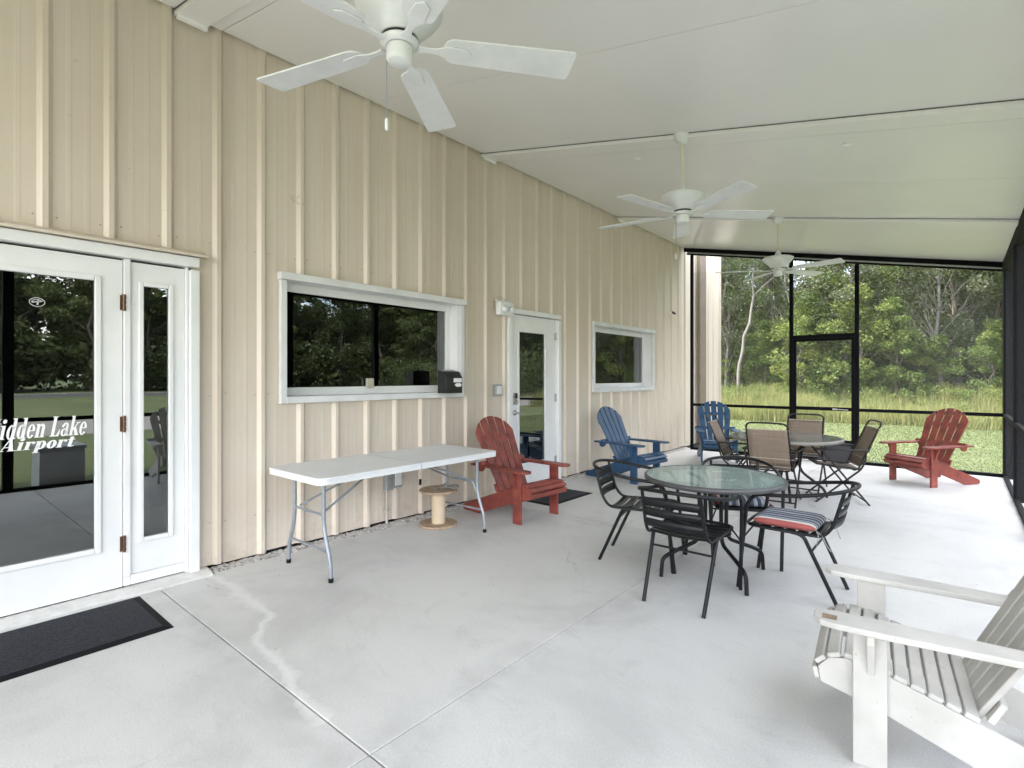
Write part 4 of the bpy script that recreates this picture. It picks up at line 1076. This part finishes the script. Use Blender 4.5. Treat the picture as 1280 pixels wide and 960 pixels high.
def tree_meshes(seed, h, cb, cr, nleaf, size, leafm, barkm, nclump=34, tr=.16):
    """trunk mesh and crown mesh of a tree: h height, cb crown base, cr crown radius"""
    random.seed(seed); tb = MB(); cb_ = MB()
    top = Vector((random.gauss(0, .35), random.gauss(0, .35), h * .93))
    pts = branch(tb, (0, 0, -.2), top, tr, tr * .18, 10, .09)
    clumps = []
    for k in range(nclump):
        t_ = random.random() ** .8; z = cb + (h - cb) * t_
        prof = math.sin(math.pi * min(1, (t_ * .86 + .14))) ** .6
        a = random.uniform(0, 2 * math.pi); rr = cr * prof * random.uniform(.15, 1.0)
        base = pts[min(len(pts) - 1, max(0, int(z / h * len(pts)) - 1))]
        c = Vector((base.x + rr * math.cos(a), base.y + rr * math.sin(a), z + random.uniform(-.3, .3)))
        clumps.append(c)
        branch(tb, (base.x, base.y, base.z - .3), c, tr * .17 * (1 - t_ * .5), .008, 5, .15)
    per = nleaf // nclump
    for c in clumps:
        cs = random.uniform(.45, 1.0) * cr * .36
        leaf_quads(cb_, c, cs, int(per * random.uniform(.5, 1.5)), size, random.uniform(.5, .9))
    return tb, cb_
def mk(tb, cb_, leafm, barkm):
    mt = bpy.data.meshes.new('trunk'); mt.from_pydata(tb.v, [], tb.f); mt.polygons.foreach_set('use_smooth', tb.sm); mt.materials.append(M[barkm])
    mc = bpy.data.meshes.new('crown'); mc.from_pydata(cb_.v, [], cb_.f); mc.materials.append(M[leafm]); return mt, mc
def place_tree(ms, name, label, x, y, s, rz, group, cat='tree', sz=None):
    t = thing(name, label, cat, (x, y, GZ), rz, group); t.scale = (s, s, sz or s)
    a = bpy.data.objects.new('trunk', ms[0]); COL.objects.link(a); a.parent = t
    c = bpy.data.objects.new('crown', ms[1]); COL.objects.link(c); c.parent = t
    return t
broad = [mk(*tree_meshes(100 + k, 11, 2.0, 2.9, 17000, .135, 'leaf', 'bark', 64), 'leaf', 'bark') for k in range(3)]
thin_ = [mk(*tree_meshes(200 + k, 12.5, 3.5, 2.3, 9000, .115, 'leaf_pine', 'bark_pale', 52, .085), 'leaf_pine', 'bark_pale') for k in range(3)]
small = [mk(*tree_meshes(300 + k, 5.2, .7, 1.7, 9000, .105, 'leaf_bright', 'bark', 44, .05), 'leaf_bright', 'bark') for k in range(2)]
big = [mk(*tree_meshes(400 + k, 17, 1.0, 4.8, 17000, .33, 'leaf', 'bark', 60, .22), 'leaf', 'bark') for k in range(2)]
random.seed(11)
def line(y, x0, x1, step, jx, jy, fn):
    x = x0
    while x < x1:
        fn(x + random.uniform(-jx, jx), y + random.uniform(-jy, jy)); x += step * random.uniform(.8, 1.2)
LB = 'leafy green tree in the woods beyond the far screen'
LT = 'thin pale-trunked tree in the woods beyond the far screen'
LS = 'bright green young tree at the edge of the woods'
# front fringe
line(26.0, -9, 13, 2.7, .5, .8, lambda x, y: place_tree(random.choice(thin_), 'thin_tree', LT, x, y, random.uniform(.8, 1.0), random.uniform(0, 6), 'thin pale trees of the woods'))
line(29.5, -12, 16, 2.5, .8, 1.2, lambda x, y: place_tree(random.choice(broad), 'leafy_tree', LB, x, y, random.uniform(.78, 1.0) if x > -1 else random.uniform(.72, .88), random.uniform(0, 6), 'leafy trees of the woods'))
line(34.5, -16, 20, 3.0, .8, 1.2, lambda x, y: place_tree(random.choice(broad), 'leafy_tree', LB, x, y, random.uniform(.95, 1.2) if x > 0 else random.uniform(.75, 1.0), random.uniform(0, 6), 'leafy trees of the woods'))
line(47.0, -24, 34, 3.4, .8, 1.2, lambda x, y: place_tree(random.choice(broad), 'leafy_tree', LB, x, y, random.uniform(1.1, 1.35) if x > 1 else random.uniform(.8, 1.0), random.uniform(0, 6), 'leafy trees of the woods'))
line(40.0, -20, 24, 3.6, .8, 1.2, lambda x, y: place_tree(random.choice(broad), 'leafy_tree', LB, x, y, random.uniform(1.0, 1.3) if x > 1 else random.uniform(.7, .95), random.uniform(0, 6), 'leafy trees of the woods'))
for x, y, s in ((-1.0, 24.8, .85), (.2, 25.2, 1.05), (1.2, 24.6, .9), (2.6, 24.9, .8), (-4.6, 25.0, .5), (3.6, 25.5, .55), (4.9, 24.6, .62), (6.6, 25.0, .7), (-7, 25, .6), (8.5, 25.2, .9), (.6, 27.5, 1.35), (-2.6, 26.2, .75)):
    place_tree(random.choice(small), 'young_tree', LS, x, y, s, random.uniform(0, 6), 'bright young trees at the woods edge')
# pale leaning forked tree standing clear at the left
random.seed(77); tb = MB()
p = branch(tb, (0, 0, -.2), (.15, 0, 2.2), .085, .07, 5, .05); q = branch(tb, (.15, 0, 2.15), (.75, .1, 5.2), .07, .05, 5, .08)
branch(tb, (.75, .1, 5.15), (.7, 0, 9.4), .045, .015, 7, .06); branch(tb, (.75, .1, 5.15), (3.1, .3, 7.6), .03, .01, 6, .06); branch(tb, (.7, 0, 7.2), (-.9, .3, 8.8), .018, .006, 5, .1); branch(tb, (2.0, .2, 6.5), (2.2, .4, 8.2), .014, .006, 4, .1)
cb_ = MB()
for c in ((.7, 0, 9.2), (-.9, .3, 8.7), (2.9, .3, 7.9), (2.1, .4, 8.4), (1.3, .2, 9.6), (-.1, 0, 9.4), (.2, 0, 7.8)): leaf_quads(cb_, c, .8, 150, .15)
t = place_tree(mk(tb, cb_, 'leaf_pine', 'bark_pale'), 'forked_tree', 'bare pale forked trunk standing out at the left edge of the woods', -3.35, 24.4, 1.0, R(25), None)

# woods mirrored in the windows (right hand side of the porch, far across the strip)
LG = 'tall dense tree across the airstrip, seen only as a reflection in the windows'
random.seed(21)
for i in range(22):
    y = -22 + i * 6.0
    place_tree(random.choice(big), 'tall_tree', LG, 68 + random.uniform(-2, 2), y + random.uniform(-1.5, 1.5), random.uniform(.9, 1.15), random.uniform(0, 6), 'tall trees across the airstrip')
    if i % 2 == 0:
        place_tree(random.choice(big), 'tall_tree', LG, 76 + random.uniform(-2, 2), y + 3, random.uniform(1.0, 1.25), random.uniform(0, 6), 'tall trees across the airstrip')
for i in range(9):
    place_tree(random.choice(big), 'tall_tree', LG, 20 + i * 6.0, 40 + random.uniform(-3, 3) + i * 2, random.uniform(.8, 1.0), random.uniform(0, 6), 'tall trees across the airstrip')
# undergrowth: dark shrubs filling the wood floor, tall weeds in front
random.seed(5); b = MB()
for _ in range(1050):
    x = random.uniform(-20, 34); y = random.uniform(27, 52); z = random.uniform(.2, 3.0)
    leaf_quads(b, (x, y, GZ + z), random.uniform(.6, 1.3), 95, .16)
for _ in range(700):
    y = random.uniform(-30, 125); x = random.uniform(64, 80)
    leaf_quads(b, (x, y, GZ + random.uniform(.5, 5)), random.uniform(1.5, 3.0), 70, .6)
for _ in range(1500):
    leaf_quads(b, (random.uniform(78, 92), random.uniform(-40, 150), GZ + random.uniform(1, 13)), random.uniform(1.5, 3.0), 55, 1.0)
for _ in range(900):
    x = random.uniform(-16, 62); top_ = 13 if x > 3 else 8
    leaf_quads(b, (x, random.uniform(54, 60) + max(0, x - 20) * .2, GZ + random.uniform(1, top_)), random.uniform(1.2, 2.2), 60, .7)
for _ in range(160):
    t_ = random.random(); leaf_quads(b, (18 + t_ * 50, 38 + t_ * 17 + random.uniform(-3, 3), GZ + random.uniform(.5, 4)), random.uniform(1.2, 2.5), 80, .4)
struct(b.build('undergrowth', 'leaf'), 'dark shrubs under the woods', 'stuff')
b = MB()
def blade(b, x, y, h, w, lean):
    a = random.uniform(0, math.pi * 2); dx, dy = math.cos(a) * w, math.sin(a) * w
    lx, ly = random.gauss(0, lean), random.gauss(0, lean)
    o = len(b.v)
    b.v += [(x - dx, y - dy, GZ), (x + dx, y + dy, GZ), (x + dx * .7 + lx * .4, y + dy * .7 + ly * .4, GZ + h * .6), (x - dx * .7 + lx * .4, y - dy * .7 + ly * .4, GZ + h * .6), (x + lx, y + ly, GZ + h)]
    b.f += [[o, o + 1, o + 2, o + 3], [o + 3, o + 2, o + 4]]; b.sm += [False, False]
random.seed(9)
def edge(x): return 20.2 + .14 * x + .35 * math.sin(x * .9) + .2 * math.sin(x * 2.7)
for _ in range(52000):
    x = random.uniform(-9, 13); t_ = random.random(); y = edge(x) + t_ * 5.2
    patch = .5 + .5 * math.sin(x * 1.3 + y * .7) * math.sin(x * .47 + 2) + .35 * math.sin(x * 3.7 + 1.3 * math.sin(y)) * math.sin(y * 2.1)
    h = (.45 + .55 * t_ + .40 * patch) * random.uniform(.6, 1.2)
    blade(b, x, y, h * .95, random.uniform(.006, .014), .12)
struct(b.build('tall_grass', 'tall_grass'), 'tall yellow-green weeds in front of the woods', 'stuff')
b = MB()
for _ in range(420):
    x = random.uniform(-8, 12); y = edge(x) + random.uniform(1.5, 5.2); r_ = random.uniform(.12, .42) * (1 if math.sin(x * 1.7) > -.3 else .5)
    leaf_quads(b, (x, y, GZ + random.uniform(.4, 1.15)), r_, 110, .055)
struct(b.build('weeds', 'leaf_bright'), 'leafy weeds among the tall grass', 'stuff')
b = MB(); random.seed(15)
for _ in range(90000):
    x = random.uniform(-4, 9); y = 10.5 + (random.random() ** 1.3) * 10.5
    blade(b, x, y, random.uniform(.010, .034), random.uniform(.003, .007) * (1 + (y - 10) * .06), .03)
struct(b.build('grass', 'lawn_blades'), 'short lawn grass outside the screens', 'stuff')

# ------------------------------------------------------------------ light, sky, camera
EL, AZX, AZY = 62, -0.55, -0.45
d = Vector((AZX, AZY, 0)).normalized() * math.cos(R(EL)); d.z = math.sin(R(EL))
sun = bpy.data.lights.new('sun', 'SUN'); sun.energy = 3.0; sun.angle = R(0.6); sun.color = (1.0, 0.955, 0.89)
so = bpy.data.objects.new('sun', sun); COL.objects.link(so); so.rotation_euler = d.to_track_quat('Z', 'Y').to_euler()
w = bpy.data.worlds.new('World'); scene.world = w; w.use_nodes = True; nt = w.node_tree; nt.nodes.clear()
sky = nt.nodes.new('ShaderNodeTexSky'); sky.sky_type = 'NISHITA'; sky.sun_disc = False
sky.sun_elevation = R(EL); sky.sun_rotation = math.atan2(d.x, d.y); sky.dust_density = 2.5; sky.air_density = 1.0; sky.ozone_density = 1.0
bg = nt.nodes.new('ShaderNodeBackground'); bg.inputs['Strength'].default_value = 0.15
# broken white cloud over the blue
dt = nt.nodes.new('ShaderNodeVectorMath'); dt.operation = 'DOT_PRODUCT'; dt.inputs[1].default_value = (-.29, .94, .18)
tc = nt.nodes.new('ShaderNodeTexCoord'); L(nt, tc.outputs['Generated'], dt.inputs[0]); clear = mathn(nt, 'MULTIPLY', mathn(nt, 'SUBTRACT', 1.0, dt.outputs['Value']), 12.0, True)
mp = nt.nodes.new('ShaderNodeMapping'); mp.inputs['Scale'].default_value = (1, 1, 2.2); L(nt, tc.outputs['Generated'], mp.inputs['Vector'])
cn = noise(nt, mp.outputs['Vector'], 2.6, 8, .6, .3)
cf = ramp(nt, cn, [(0.42, (0, 0, 0)), (0.58, (1, 1, 1))])
L(nt, mix(nt, mathn(nt, 'MULTIPLY', mathn(nt, 'MULTIPLY', cf, .85), mathn(nt, 'ADD', 0.15, clear), True), sky.outputs['Color'], (12.6, 12.5, 12.3)), bg.inputs['Color'])
o = nt.nodes.new('ShaderNodeOutputWorld'); L(nt, bg.outputs[0], o.inputs[0])

cam = bpy.data.cameras.new('camera'); co = bpy.data.objects.new('camera', cam); COL.objects.link(co); scene.camera = co
co.location = (4.2328, 0, 1.43); co.rotation_euler = (R(90), 0, R(40.316))
cam.sensor_width = 36; cam.lens = 657.6 / 1280 * 36; cam.shift_y = -8.4 / 1280; cam.clip_end = 2000; cam.clip_start = 0.02
scene.render.engine = 'CYCLES'; scene.cycles.max_bounces = 8; scene.cycles.diffuse_bounces = 5; scene.cycles.glossy_bounces = 3; scene.cycles.transmission_bounces = 3; scene.cycles.transparent_max_bounces = 16
scene.cycles.use_denoising = True
scene.view_settings.view_transform = 'Standard'; scene.view_settings.look = 'None'
scene.view_settings.exposure = 2.56; scene.view_settings.gamma = 1
